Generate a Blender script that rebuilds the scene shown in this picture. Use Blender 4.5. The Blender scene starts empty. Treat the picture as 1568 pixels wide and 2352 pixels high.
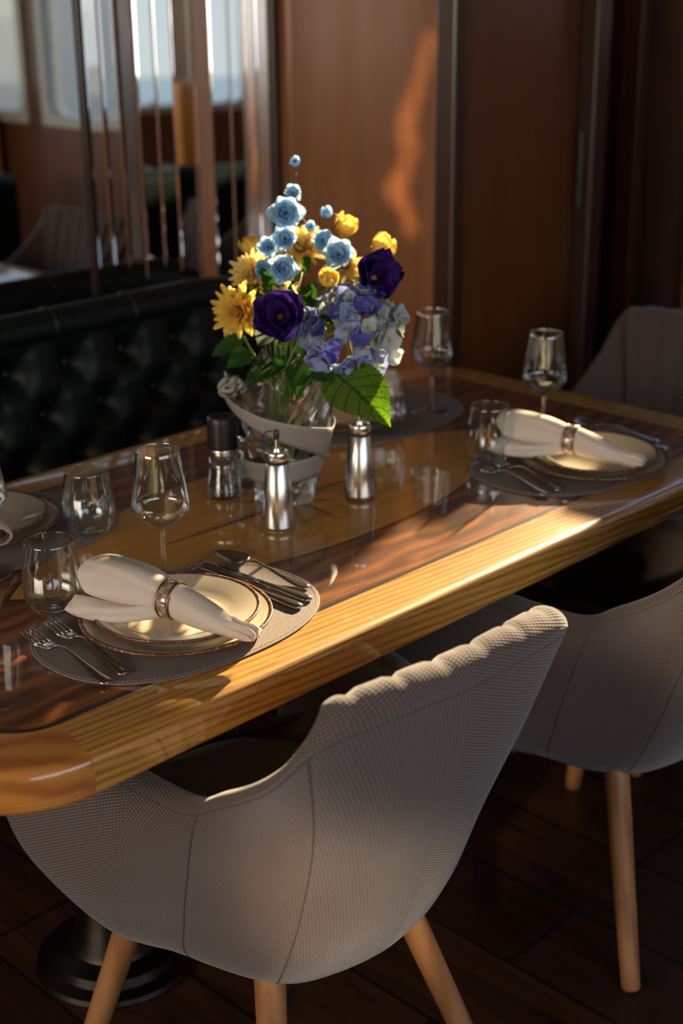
import bpy, bmesh, math, random
import numpy as np
from mathutils import Vector, Matrix, Quaternion
PI = math.pi
random.seed(7)
SC = bpy.context.scene
COL = bpy.context.collection
V = Vector

# ------------------------------------------------------------------ camera
CAM_POS = V((-0.23546, -1.22273, 1.60378))
c_r = V((0.70001846, -0.71404816, -0.01045873))
c_u = V((0.26032251, 0.24151515, 0.93482759))
c_f = V((0.66498597, 0.65711921, -0.35494787))
cam = bpy.data.cameras.new('camera'); camo = bpy.data.objects.new('camera', cam); COL.objects.link(camo)
M = Matrix.Identity(4)
for i in range(3):
    M[i][0] = c_r[i]; M[i][1] = c_u[i]; M[i][2] = -c_f[i]; M[i][3] = CAM_POS[i]
camo.matrix_world = M
cam.sensor_fit = 'VERTICAL'; cam.sensor_height = 36.0; cam.sensor_width = 24.0
cam.lens = 3270.29 / 2352 * 36.0
cam.clip_start = 0.05; cam.clip_end = 200
cam.dof.use_dof = True; cam.dof.focus_distance = 1.97; cam.dof.aperture_fstop = 2.8
SC.camera = camo

# ------------------------------------------------------------------ light and exposure
SC.view_settings.view_transform = 'Standard'; SC.view_settings.look = 'None'
SC.view_settings.exposure = 0.45; SC.view_settings.gamma = 1.0; SC.view_settings.use_curve_mapping = False
SUN_AZ, SUN_EL, SUN_STR = 18.0, 22.0, 16.0
world = bpy.data.worlds.new('world'); SC.world = world; world.use_nodes = True
wn = world.node_tree; wn.nodes.clear()
bg = wn.nodes.new('ShaderNodeBackground'); wo = wn.nodes.new('ShaderNodeOutputWorld')
tc = wn.nodes.new('ShaderNodeTexCoord'); sx = wn.nodes.new('ShaderNodeSeparateXYZ')
cr = wn.nodes.new('ShaderNodeValToRGB')
cr.color_ramp.elements[0].position = 0.0; cr.color_ramp.elements[0].color = (0.62, 0.68, 0.72, 1)
cr.color_ramp.elements[1].position = 0.5; cr.color_ramp.elements[1].color = (0.30, 0.50, 0.85, 1)
wn.links.new(tc.outputs['Generated'], sx.inputs[0]); wn.links.new(sx.outputs['Z'], cr.inputs[0])
wn.links.new(cr.outputs[0], bg.inputs[0]); bg.inputs[1].default_value = 0.9
wn.links.new(bg.outputs[0], wo.inputs[0])
sd = bpy.data.lights.new('sun', 'SUN'); so = bpy.data.objects.new('sun', sd); COL.objects.link(so)
sd.energy = SUN_STR; sd.color = (1.0, 0.78, 0.47); sd.angle = math.radians(0.9)
az, el = math.radians(SUN_AZ), math.radians(SUN_EL)
sun_dir = V((math.cos(el)*math.cos(az), math.cos(el)*math.sin(az), math.sin(el)))
so.rotation_euler = sun_dir.to_track_quat('Z', 'Y').to_euler(); so.location = sun_dir*10
def area(name, loc, target, w, h, power, col):
    l = bpy.data.lights.new(name, 'AREA'); l.shape = 'RECTANGLE'; l.size = w; l.size_y = h
    l.energy = power; l.color = col; o = bpy.data.objects.new(name, l); COL.objects.link(o)
    o.location = loc; d = V(target)-V(loc); o.rotation_euler = (-d).to_track_quat('Z', 'Y').to_euler()
    o.visible_camera = True
    return o
# area lamps added at the openings behind and left of the camera, boosting daylight
area('window_daylight', (0.6, -2.38, 1.50), (1.0, 1.2, 0.7), 2.6, 0.8, 16, (0.86, 0.90, 1.0))
area('window_daylight', (-2.38, 0.3, 1.50), (1.2, 0.6, 0.8), 2.0, 0.8, 38, (1.0, 0.84, 0.66))
def spot(loc, target, power, deg, col, blend=1.0, size=0.02):
    l = bpy.data.lights.new('sun_standin_spot', 'SPOT'); l.energy = power; l.spot_size = math.radians(deg)
    l.spot_blend = blend; l.color = col; l.shadow_soft_size = size
    o = bpy.data.objects.new('sun_standin_spot', l); COL.objects.link(o); o.location = loc
    o.rotation_euler = (V(loc)-V(target)).to_track_quat('Z', 'Y').to_euler(); return o
# added spot lamps stand in for reflected sun: wavy glint on the wood panel
for (y, z, p, dg) in [(1.091,1.443,110,0.75),(1.110,1.392,110,0.75),(1.127,1.340,110,0.8),(1.15,1.29,120,0.9),(1.165,1.245,110,1.0),(1.150,1.20,110,1.0),
                      (1.170,1.14,120,0.9),(1.200,1.095,170,0.95),(1.165,1.06,120,0.7),(1.145,1.015,120,0.65)]:
    spot((-2.2, 0.2, 2.05), (2.415, y, z), p*4.5, dg*1.25, (1.0, 0.68, 0.36))
# added spot lamps with no fixture, for warm patches on the chair shells
spot((-2.2, -1.9, 2.0), (0.79, -0.20, 0.53), 420, 5.5, (1.0, 0.78, 0.48), 1.0, 0.05)
spot((-2.2, -1.9, 2.0), (1.50, -0.26, 0.70), 260, 4.5, (1.0, 0.76, 0.50), 1.0, 0.05)

# ------------------------------------------------------------------ materials
def newmat(name):
    m = bpy.data.materials.new(name); m.use_nodes = True
    nt = m.node_tree; b = nt.nodes['Principled BSDF']; return m, nt, b
def setb(b, **k):
    for n, v in k.items():
        n = {'base':'Base Color','rough':'Roughness','metal':'Metallic','spec':'Specular IOR Level','coat':'Coat Weight','coatr':'Coat Roughness',
             'trans':'Transmission Weight','ior':'IOR','sheen':'Sheen Weight','ani':'Anisotropic'}.get(n, n)
        if n == 'Base Color' and len(v) == 3: v = (*v, 1)
        b.inputs[n].default_value = v
def flat(name, base, rough=0.5, **k):
    m, nt, b = newmat(name); setb(b, base=base, rough=rough, **k); return m
def ramp(nt, fac, stops):
    r = nt.nodes.new('ShaderNodeValToRGB'); nt.links.new(fac, r.inputs[0])
    while len(r.color_ramp.elements) < len(stops): r.color_ramp.elements.new(0.5)
    for e, (p, c) in zip(r.color_ramp.elements, stops): e.position = p; e.color = (*c, 1)
    return r.outputs[0]
def mapping(nt, scale, src='Object', rot=(0,0,0)):
    t = nt.nodes.new('ShaderNodeTexCoord'); mp = nt.nodes.new('ShaderNodeMapping')
    mp.inputs['Scale'].default_value = scale; mp.inputs['Rotation'].default_value = rot
    nt.links.new(t.outputs[src], mp.inputs[0]); return mp.outputs[0]
def noise(nt, vec, scale, detail=4, rough=0.55, dist=0.0):
    n = nt.nodes.new('ShaderNodeTexNoise'); n.inputs['Scale'].default_value = scale; n.inputs['Detail'].default_value = detail
    n.inputs['Roughness'].default_value = rough; n.inputs['Distortion'].default_value = dist
    nt.links.new(vec, n.inputs['Vector']); return n.outputs[0]
def math_(nt, op, a, b=None, c=None):
    n = nt.nodes.new('ShaderNodeMath'); n.operation = op
    for i, x in enumerate([a, b, c]):
        if x is None: continue
        if hasattr(x, 'links'): nt.links.new(x, n.inputs[i])
        else: n.inputs[i].default_value = x
    return n.outputs[0]
def bump(nt, b, h, dist, strength=1.0):
    bp = nt.nodes.new('ShaderNodeBump'); bp.inputs['Distance'].default_value = dist; bp.inputs['Strength'].default_value = strength
    nt.links.new(h, bp.inputs['Height']); nt.links.new(bp.outputs[0], b.inputs['Normal'])
def wood(name, stops, scale=(1.5, 30, 30), rough=0.4, coat=0.0, coatr=0.03, wave=None, dist=1.5, nsc=1.0, mixw=0.5):
    m, nt, b = newmat(name)
    v = mapping(nt, scale)
    f = noise(nt, v, nsc, 6, 0.6, dist)
    if wave:
        w = nt.nodes.new('ShaderNodeTexWave'); w.wave_type = 'BANDS'; w.bands_direction = wave[0]
        w.inputs['Scale'].default_value = wave[1]; w.inputs['Distortion'].default_value = wave[2]; w.inputs['Detail'].default_value = 2.0
        w.inputs['Detail Scale'].default_value = wave[3]
        nt.links.new(mapping(nt, wave[4]), w.inputs['Vector'])
        f = math_(nt, 'ADD', math_(nt, 'MULTIPLY', f, 1-mixw), math_(nt, 'MULTIPLY', w.outputs[1], mixw))
    nt.links.new(ramp(nt, f, stops), b.inputs['Base Color'])
    setb(b, rough=rough, coat=coat, coatr=coatr); b.inputs['Coat IOR'].default_value = 1.5
    return m
MAPLE = [(0.2, (0.28, 0.115, 0.018)), (0.42, (0.46, 0.22, 0.038)), (0.8, (0.54, 0.28, 0.055))]
M_maple = wood('varnished_maple', MAPLE, (2.0, 130, 130), 0.35, 1.0, 0.02, ('DIAGONAL', 48, 3.5, 1.5, (0.07, 1, 1)), 0.4, 1.0, 0.5)
M_maple_y = wood('varnished_maple_corner', [(0.25, (0.36, 0.12, 0.02)), (0.5, (0.46, 0.17, 0.03)), (0.8, (0.52, 0.21, 0.04))], (14, 10, 30), 0.35, 1.0, 0.02, ('DIAGONAL', 9, 6, 1.0, (1, 1, 2)), 1.2, 1.0, 0.6)
M_lens = wood('honey_inlay', [(0.3, (0.40, 0.165, 0.015)), (0.55, (0.55, 0.25, 0.022)), (0.8, (0.62, 0.30, 0.035))], (1.5, 60, 10), 0.35, 1.0, 0.02)
M_rose = wood('rosewood', [(0.26, (0.040, 0.010, 0.002)), (0.45, (0.10, 0.025, 0.003)), (0.58, (0.18, 0.050, 0.003)), (0.75, (0.33, 0.105, 0.006))], (1.3, 34, 34), 0.35, 1.0, 0.02, ('Y', 7, 7, 1.4, (0.5, 1, 1)), 0.5, 1.2, 0.25)
M_black = flat('ebony_line', (0.012, 0.008, 0.006), 0.35, coat=1.0, coatr=0.02)
M_star = flat('walnut_star', (0.10, 0.03, 0.008), 0.35, coat=1.0, coatr=0.02)
M_starl = flat('pale_star', (0.40, 0.19, 0.035), 0.35, coat=1.0, coatr=0.02)
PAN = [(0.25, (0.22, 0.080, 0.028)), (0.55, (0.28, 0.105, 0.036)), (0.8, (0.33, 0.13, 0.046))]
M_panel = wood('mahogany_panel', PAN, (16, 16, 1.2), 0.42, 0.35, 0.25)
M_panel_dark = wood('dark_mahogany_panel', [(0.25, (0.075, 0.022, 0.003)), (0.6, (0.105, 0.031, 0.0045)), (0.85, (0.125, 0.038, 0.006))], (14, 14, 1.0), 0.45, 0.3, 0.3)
M_door = wood('door_mahogany', [(0.3, (0.020, 0.005, 0.002)), (0.7, (0.042, 0.011, 0.004))], (14, 14, 0.9), 0.45, 0.2, 0.3)
M_post = wood('post_wood', [(0.3, (0.03, 0.009, 0.005)), (0.7, (0.055, 0.017, 0.008))], (20, 20, 1.0), 0.4, 0.4, 0.2)
M_leg = wood('oak_leg', [(0.3, (0.30, 0.125, 0.045)), (0.6, (0.40, 0.18, 0.07)), (0.85, (0.46, 0.22, 0.09))], (45, 45, 3), 0.42, 0.0, 0.1, ('X', 8, 5, 1.0, (1, 1, .15)), 1.0, 1.0, 0.3)

def floor_mat():
    m, nt, b = newmat('mahogany_floorboards')
    br = nt.nodes.new('ShaderNodeTexBrick'); v = mapping(nt, (1, 1, 1), 'Object', (0, 0, PI/2))
    nt.links.new(v, br.inputs['Vector']); br.inputs['Scale'].default_value = 1.0
    br.inputs['Brick Width'].default_value = 1.4; br.inputs['Row Height'].default_value = 0.20; br.inputs['Mortar Size'].default_value = 0.004
    br.inputs['Color1'].default_value = (0.024, 0.008, 0.004, 1); br.inputs['Color2'].default_value = (0.050, 0.018, 0.008, 1)
    br.inputs['Mortar'].default_value = (0.008, 0.004, 0.003, 1)
    n = noise(nt, mapping(nt, (22, 2.0, 1)), 1.0, 5, 0.6, 1.0)
    mx = nt.nodes.new('ShaderNodeMix'); mx.data_type = 'RGBA'; mx.blend_type = 'MULTIPLY'; mx.inputs[0].default_value = 0.9
    nt.links.new(br.outputs[0], mx.inputs['A']); nt.links.new(ramp(nt, n, [(0.3, (0.35, 0.32, 0.3)), (0.7, (1.3, 1.2, 1.1))]), mx.inputs['B'])
    nt.links.new(mx.outputs['Result'], b.inputs['Base Color']); setb(b, rough=0.42, spec=0.4)
    return m
M_floor = floor_mat()

def fabric_mat():
    # woven upholstery: diagonal ribs in metre-based UVs, mirrored at the seams
    m, nt, b = newmat('woven_greige_fabric')
    uv = nt.nodes.new('ShaderNodeUVMap'); sp = nt.nodes.new('ShaderNodeSeparateXYZ'); nt.links.new(uv.outputs[0], sp.inputs[0])
    u, v = sp.outputs[0], sp.outputs[1]
    au = math_(nt, 'ABSOLUTE', math_(nt, 'SUBTRACT', u, 0.0))
    ch = math_(nt, 'PINGPONG', math_(nt, 'ADD', au, 0.045), 0.255)      # folds direction at the seams
    P = 0.0047
    a = math_(nt, 'SINE', math_(nt, 'MULTIPLY', math_(nt, 'ADD', v, math_(nt, 'MULTIPLY', ch, 0.55)), 2*PI/P))
    c = math_(nt, 'SINE', math_(nt, 'MULTIPLY', math_(nt, 'SUBTRACT', ch, math_(nt, 'MULTIPLY', v, 0.25)), 2*PI/0.0052))
    h = math_(nt, 'ADD', math_(nt, 'MULTIPLY', a, 0.32), math_(nt, 'MULTIPLY', c, 0.16))
    h = math_(nt, 'ADD', h, 0.5)
    n = noise(nt, mapping(nt, (1, 1, 1)), 900, 2, 0.5)
    h2 = math_(nt, 'ADD', math_(nt, 'MULTIPLY', h, 0.75), math_(nt, 'MULTIPLY', n, 0.25))
    nt.links.new(ramp(nt, h2, [(0.15, (0.042, 0.028, 0.026)), (0.5, (0.098, 0.070, 0.063)), (0.85, (0.20, 0.152, 0.132))]), b.inputs['Base Color'])
    bump(nt, b, h2, 0.0016, 0.7); setb(b, rough=0.95, sheen=0.35, spec=0.15)
    return m
M_fabric = fabric_mat()

M_seam = flat('seam_thread', (0.075, 0.055, 0.048), 0.9)
def mat_mat():
    m, nt, b = newmat('woven_placemat')
    ck = noise(nt, mapping(nt, (900, 220, 1)), 1.0, 3, 0.6); ck2 = noise(nt, mapping(nt, (220, 900, 1), 'Object'), 1.0, 3, 0.6)
    s = math_(nt, 'MULTIPLY', math_(nt, 'ADD', ck, ck2), 0.5)
    nt.links.new(ramp(nt, s, [(0.35, (0.115, 0.088, 0.080)), (0.5, (0.20, 0.160, 0.148)), (0.65, (0.31, 0.26, 0.235))]), b.inputs['Base Color'])
    bump(nt, b, s, 0.0006, 0.6); setb(b, rough=0.8, spec=0.25)
    return m
M_mat = mat_mat()
def leather():
    m, nt, b = newmat('dark_green_leather')
    n = noise(nt, mapping(nt, (1, 1, 1)), 260, 3, 0.6)
    bump(nt, b, n, 0.0006, 0.5); setb(b, base=(0.004, 0.010, 0.009), rough=0.42, spec=0.28)
    return m
M_leather = leather()
M_button = flat('leather_button', (0.006, 0.012, 0.010), 0.4)
def thin_glass(name, tint=(0.97, 0.985, 0.98), boost=1.0):
    m = bpy.data.materials.new(name); m.use_nodes = True; nt = m.node_tree; nt.nodes.clear()
    o = nt.nodes.new('ShaderNodeOutputMaterial'); t = nt.nodes.new('ShaderNodeBsdfTransparent'); g = nt.nodes.new('ShaderNodeBsdfGlossy')
    t.inputs[0].default_value = (*tint, 1); g.inputs['Roughness'].default_value = 0.01; g.inputs[0].default_value = (0.95, 0.98, 1, 1)
    fr = nt.nodes.new('ShaderNodeFresnel'); ge = nt.nodes.new('ShaderNodeNewGeometry')
    nt.links.new(math_(nt, 'ADD', 1.5, math_(nt, 'MULTIPLY', ge.outputs['Backfacing'], 1/1.5-1.5)), fr.inputs[0])
    k = math_(nt, 'MULTIPLY', fr.outputs[0], boost); k = math_(nt, 'MINIMUM', k, 0.85)
    mx = nt.nodes.new('ShaderNodeMixShader'); nt.links.new(k, mx.inputs[0]); nt.links.new(t.outputs[0], mx.inputs[1]); nt.links.new(g.outputs[0], mx.inputs[2])
    nt.links.new(mx.outputs[0], o.inputs[0]); return m
M_glass = thin_glass('clear_glass', (0.955, 0.975, 0.97), 2.4)
M_pane = thin_glass('window_glass', (0.97, 0.98, 0.98), 0.8)
def crystal():
    m, nt, b = newmat('cut_crystal'); setb(b, base=(0.97, 0.985, 1.0), rough=0.0, trans=1.0, ior=1.52)
    o = nt.nodes['Material Output']; t = nt.nodes.new('ShaderNodeBsdfTransparent'); t.inputs[0].default_value = (0.95, 0.97, 0.97, 1)
    mx = nt.nodes.new('ShaderNodeMixShader'); mx.inputs[0].default_value = 0.12
    nt.links.new(b.outputs[0], mx.inputs[1]); nt.links.new(t.outputs[0], mx.inputs[2]); nt.links.new(mx.outputs[0], o.inputs[0]); return m
M_crystal = crystal()
M_stem = M_glass
M_steel = flat('polished_steel', (0.55, 0.52, 0.48), 0.16, metal=1.0)
M_brushed = flat('brushed_steel', (0.58, 0.54, 0.50), 0.22, metal=1.0, ani=0.6)
M_base = flat('dull_steel', (0.13, 0.115, 0.105), 0.28, metal=1.0)
M_blackp = flat('black_plastic', (0.012, 0.012, 0.013), 0.4)
M_brass = flat('brass', (0.30, 0.17, 0.07), 0.3, metal=1.0)
def plate_mat():
    m, nt, b = newmat('speckled_cream_glaze')
    g = nt.nodes.new('ShaderNodeTexCoord'); v = nt.nodes.new('ShaderNodeTexVoronoi'); v.inputs['Scale'].default_value = 55
    nt.links.new(g.outputs['Object'], v.inputs['Vector'])
    nz = noise(nt, g.outputs['Object'], 30, 2)
    s = math_(nt, 'LESS_THAN', math_(nt, 'ADD', v.outputs[0], math_(nt, 'MULTIPLY', nz, 0.12)), 0.115)
    mx = nt.nodes.new('ShaderNodeMix'); mx.data_type = 'RGBA'; nt.links.new(s, mx.inputs[0])
    mx.inputs['A'].default_value = (0.66, 0.57, 0.42, 1); mx.inputs['B'].default_value = (0.22, 0.14, 0.08, 1)
    nt.links.new(mx.outputs['Result'], b.inputs['Base Color']); setb(b, rough=0.12, spec=0.5, coat=0.4, coatr=0.04)
    return m
M_plate = plate_mat()
def rim_mat():
    m, nt, b = newmat('brown_glazed_rim')
    n = noise(nt, mapping(nt, (1, 1, 1)), 170, 3)
    nt.links.new(ramp(nt, n, [(0.42, (0.10, 0.035, 0.016)), (0.60, (0.20, 0.085, 0.04)), (0.70, (0.45, 0.30, 0.18))]), b.inputs['Base Color']); setb(b, rough=0.25)
    return m
M_rim = rim_mat()
def cloth_mat():
    m = bpy.data.materials.new('ivory_linen'); m.use_nodes = True; nt = m.node_tree; b = nt.nodes['Principled BSDF']
    n = noise(nt, mapping(nt, (1, 1, 1)), 700, 2); bump(nt, b, n, 0.0004, 0.4); setb(b, base=(0.80, 0.70, 0.60), rough=0.85, spec=0.2, sheen=0.1)
    t = nt.nodes.new('ShaderNodeBsdfTranslucent'); t.inputs[0].default_value = (0.85, 0.55, 0.25, 1)
    mx = nt.nodes.new('ShaderNodeMixShader'); mx.inputs[0].default_value = 0.2
    nt.links.new(b.outputs[0], mx.inputs[1]); nt.links.new(t.outputs[0], mx.inputs[2]); nt.links.new(mx.outputs[0], nt.nodes['Material Output'].inputs[0]); return m
M_cloth = cloth_mat()
def shell_mat():
    m, nt, b = newmat('mother_of_pearl')
    t = nt.nodes.new('ShaderNodeUVMap'); br = nt.nodes.new('ShaderNodeTexChecker'); br.inputs['Scale'].default_value = 1.0
    mp = nt.nodes.new('ShaderNodeMapping'); mp.inputs['Scale'].default_value = (18, 2, 1); nt.links.new(t.outputs[0], mp.inputs[0]); nt.links.new(mp.outputs[0], br.inputs[0])
    br.inputs[1].default_value = (0.50, 0.40, 0.30, 1); br.inputs[2].default_value = (0.30, 0.21, 0.14, 1)
    nt.links.new(br.outputs[0], b.inputs['Base Color']); setb(b, rough=0.15, metal=0.3, coat=0.6)
    return m
M_pearl = shell_mat()
def petal_mat(name, c1, c2, tr=0.35, scale=40):
    m, nt, b = newmat(name)
    uv = nt.nodes.new('ShaderNodeUVMap'); sp = nt.nodes.new('ShaderNodeSeparateXYZ'); nt.links.new(uv.outputs[0], sp.inputs[0])
    col = ramp(nt, sp.outputs[0], [(0.0, c2), (0.55, c1)])
    nt.links.new(col, b.inputs['Base Color']); setb(b, rough=0.7, spec=0.2)
    t = nt.nodes.new('ShaderNodeBsdfTranslucent'); nt.links.new(col, t.inputs[0])
    mx = nt.nodes.new('ShaderNodeMixShader'); mx.inputs[0].default_value = tr
    nt.links.new(b.outputs[0], mx.inputs[1]); nt.links.new(t.outputs[0], mx.inputs[2]); nt.links.new(mx.outputs[0], nt.nodes['Material Output'].inputs[0])
    return m
P_yel = petal_mat('yellow_petal', (0.90, 0.66, 0.14), (0.88, 0.42, 0.02), 0.45)
P_pale = petal_mat('pale_yellow_petal', (0.88, 0.70, 0.28), (0.85, 0.48, 0.06), 0.45)
P_blue = petal_mat('sky_blue_petal', (0.46, 0.68, 0.86), (0.15, 0.34, 0.72), 0.45)
P_hyd = [petal_mat('hydrangea_petal', (0.32, 0.38, 0.66), (0.50, 0.56, 0.35), 0.35),
         petal_mat('pale_hydrangea_petal', (0.52, 0.58, 0.62), (0.55, 0.60, 0.35), 0.4),
         petal_mat('indigo_hydrangea_petal', (0.10, 0.11, 0.42), (0.2, 0.18, 0.5), 0.3)]
P_pur = petal_mat('purple_petal', (0.045, 0.012, 0.16), (0.015, 0.004, 0.05), 0.3)
P_leaf = petal_mat('green_leaf', (0.025, 0.085, 0.010), (0.035, 0.10, 0.015), 0.4)
def bigleaf_mat():
    m, nt, b = newmat('veined_green_leaf')
    uv = nt.nodes.new('ShaderNodeUVMap'); sp = nt.nodes.new('ShaderNodeSeparateXYZ'); nt.links.new(uv.outputs[0], sp.inputs[0])
    u, v = sp.outputs[0], sp.outputs[1]   # u along, v across -1..1
    av = math_(nt, 'ABSOLUTE', v)
    w = math_(nt, 'PINGPONG', math_(nt, 'SUBTRACT', u, math_(nt, 'MULTIPLY', av, 0.28)), 0.085)
    side = math_(nt, 'LESS_THAN', w, 0.009); mid = math_(nt, 'LESS_THAN', av, 0.05)
    vein = math_(nt, 'MAXIMUM', side, mid)
    n = noise(nt, mapping(nt, (1, 1, 1)), 260, 3)
    mx = nt.nodes.new('ShaderNodeMix'); mx.data_type = 'RGBA'; nt.links.new(vein, mx.inputs[0])
    nt.links.new(ramp(nt, n, [(0.35, (0.035, 0.12, 0.008)), (0.65, (0.08, 0.22, 0.015))]), mx.inputs['A']); mx.inputs['B'].default_value = (0.02, 0.06, 0.01, 1)
    nt.links.new(mx.outputs['Result'], b.inputs['Base Color']); setb(b, rough=0.4, spec=0.45)
    bump(nt, b, vein, 0.002, 0.6)
    t = nt.nodes.new('ShaderNodeBsdfTranslucent'); nt.links.new(ramp(nt, math_(nt, 'ADD', math_(nt, 'MULTIPLY', vein, -0.5), n), [(0.2, (0.06, 0.2, 0.01)), (0.4, (0.18, 0.45, 0.01)), (0.65, (0.38, 0.72, 0.02))]), t.inputs[0])
    x = nt.nodes.new('ShaderNodeMixShader'); x.inputs[0].default_value = 0.42
    nt.links.new(b.outputs[0], x.inputs[1]); nt.links.new(t.outputs[0], x.inputs[2]); nt.links.new(x.outputs[0], nt.nodes['Material Output'].inputs[0]); return m
M_bigleaf = bigleaf_mat()
M_stalk = flat('green_stalk', (0.10, 0.20, 0.03), 0.5)
M_twig = flat('brown_twig', (0.09, 0.04, 0.025), 0.6)
def ribbon_mat():
    m, nt, b = newmat('grey_glitter_ribbon')
    n = noise(nt, mapping(nt, (1, 1, 1)), 1400, 2, 0.7)
    nt.links.new(ramp(nt, n, [(0.4, (0.24, 0.22, 0.20)), (0.62, (0.42, 0.39, 0.36)), (0.75, (0.9, 0.88, 0.84))]), b.inputs['Base Color'])
    bump(nt, b, n, 0.0008, 0.8); setb(b, rough=0.45, metal=0.25); return m
M_ribbon = ribbon_mat()
M_mirror = flat('mirror_glass', (0.86, 0.86, 0.84), 0.0, metal=1.0)
M_pepper = flat('peppercorns', (0.05, 0.03, 0.025), 0.7)
M_pepper2 = flat('pale_peppercorns', (0.35, 0.20, 0.12), 0.7)
M_salt = flat('white_salt', (0.75, 0.73, 0.70), 0.8)
M_wallcol = wood('cabin_mahogany', [(0.3, (0.10, 0.035, 0.014)), (0.7, (0.19, 0.07, 0.026))], (12, 12, 1.2), 0.5, 0.2, 0.3)
M_ceil = flat('cream_headliner', (0.20, 0.16, 0.11), 0.8)
M_frame = flat('pale_window_frame', (0.55, 0.56, 0.50), 0.4)
M_blackframe = flat('black_rubber', (0.01, 0.01, 0.01), 0.5)
M_hull = flat('white_gelcoat', (0.72, 0.72, 0.66), 0.4)
M_hullblue = flat('blue_canvas', (0.10, 0.22, 0.42), 0.6)
M_dark = flat('dark_glazing', (0.03, 0.035, 0.045), 0.2)
M_water = flat('harbour_water', (0.03, 0.10, 0.16), 0.15)
M_quay = flat('tan_quay_stone', (0.50, 0.36, 0.18), 0.8)  # one even tan colour
M_tree = flat('quay_foliage', (0.08, 0.14, 0.04), 0.9)
M_orange = wood('sunlit_orange_varnish', [(0.3, (0.75, 0.25, 0.03)), (0.7, (0.9, 0.36, 0.05))], (10, 10, 2), 0.4, 0.5, 0.1)  # tone of sunlit wood put into the base colour

# ------------------------------------------------------------------ helpers
def mesh_obj(name, verts, faces, mat, parent=None, smooth=True, uvs=None, slots=None, auto=None):
    me = bpy.data.meshes.new(name); me.from_pydata([tuple(v) for v in verts], [], faces)
    mats = mat if isinstance(mat, (list, tuple)) else [mat]
    for m in mats: me.materials.append(m)
    if slots is not None: me.polygons.foreach_set('material_index', slots)
    if smooth: me.polygons.foreach_set('use_smooth', [True]*len(me.polygons))
    if uvs is not None:
        ul = me.uv_layers.new(name='UVMap')
        for l in me.loops: ul.data[l.index].uv = uvs[l.vertex_index]
    me.update()
    o = bpy.data.objects.new(name, me); COL.objects.link(o)
    if parent: o.parent = parent
    if auto is not None:
        bpy.context.view_layer.objects.active = o
        md = o.modifiers.new('edge_split', 'EDGE_SPLIT'); md.split_angle = math.radians(auto)
    return o
class MB:
    def __init__(s): s.v = []; s.f = []; s.uv = []; s.m = []
    def add(s, v, f, uv=None, m=0):
        n = len(s.v); s.v += [tuple(x) for x in v]; s.f += [tuple(i+n for i in q) for q in f]
        s.uv += uv if uv else [(0, 0)]*len(v); s.m += [m]*len(f)
    def box(s, a, b, m=0):
        x0,y0,z0 = a; x1,y1,z1 = b
        s.add([(x0,y0,z0),(x1,y0,z0),(x1,y1,z0),(x0,y1,z0),(x0,y0,z1),(x1,y0,z1),(x1,y1,z1),(x0,y1,z1)],
              [(0,3,2,1),(4,5,6,7),(0,1,5,4),(1,2,6,5),(2,3,7,6),(3,0,4,7)], None, m)
    def tube(s, pts, rad, seg=10, m=0, cap=True):
        pts = [V(p) for p in pts]; n = len(pts)
        rad = rad if isinstance(rad, (list, tuple)) else [rad]*n
        vs = []; fs = []; up = V((0,0,1)); prev = None
        for i, p in enumerate(pts):
            t = (pts[min(i+1, n-1)]-pts[max(i-1, 0)]).normalized()
            if prev is None:
                a = t.cross(up) if abs(t.z) < .95 else t.cross(V((1,0,0)))
            else: a = prev - t*prev.dot(t)
            a.normalize(); prev = a; b = t.cross(a)
            for k in range(seg):
                an = 2*PI*k/seg; vs.append(p+(a*math.cos(an)+b*math.sin(an))*rad[i])
        for i in range(n-1):
            for k in range(seg):
                k2 = (k+1) % seg; fs.append((i*seg+k, i*seg+k2, (i+1)*seg+k2, (i+1)*seg+k))
        if cap: fs.append(tuple(range(seg))[::-1]); fs.append(tuple((n-1)*seg+k for k in range(seg)))
        s.add(vs, fs, None, m)
    def lathe(s, prof, seg=48, m=0, c=(0,0,0), close=False):
        vs = []; fs = []; n = len(prof)
        for r, z in prof:
            for k in range(seg):
                a = 2*PI*k/seg; vs.append((c[0]+r*math.cos(a), c[1]+r*math.sin(a), c[2]+z))
        for i in range(n-1 if not close else n):
            j = (i+1) % n
            for k in range(seg):
                k2 = (k+1) % seg; fs.append((i*seg+k, i*seg+k2, j*seg+k2, j*seg+k))
        s.add(vs, fs, None, m)
    def ball(s, c, r, m=0, seg=10, rings=6, sc=(1,1,1)):
        vs = [(c[0], c[1], c[2]+r*sc[2])]; fs = []
        for i in range(1, rings):
            t = PI*i/rings
            for k in range(seg):
                a = 2*PI*k/seg; vs.append((c[0]+r*sc[0]*math.sin(t)*math.cos(a), c[1]+r*sc[1]*math.sin(t)*math.sin(a), c[2]+r*sc[2]*math.cos(t)))
        vs.append((c[0], c[1], c[2]-r*sc[2])); L = len(vs)-1
        for k in range(seg): fs.append((0, 1+k, 1+(k+1) % seg)); fs.append((L, L-seg+(k+1) % seg, L-seg+k))
        for i in range(rings-2):
            for k in range(seg):
                k2 = (k+1) % seg; a = 1+i*seg; fs.append((a+k, a+seg+k, a+seg+k2, a+k2))
        s.add(vs, fs, None, m)
    def xform(s, M4, start=0):
        s.v = s.v[:start]+[tuple(M4 @ V(p)) for p in s.v[start:]]
    def build(s, name, mat, parent=None, smooth=True, auto=None):
        mats = mat if isinstance(mat, (list, tuple)) else [mat]
        return mesh_obj(name, s.v, s.f, mats, parent, smooth, s.uv, s.m, auto)
def tag(o, label, cat, group=None, kind=None):
    o['label'] = label; o['category'] = cat
    if group: o['group'] = group
    if kind: o['kind'] = kind
    return o
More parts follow.
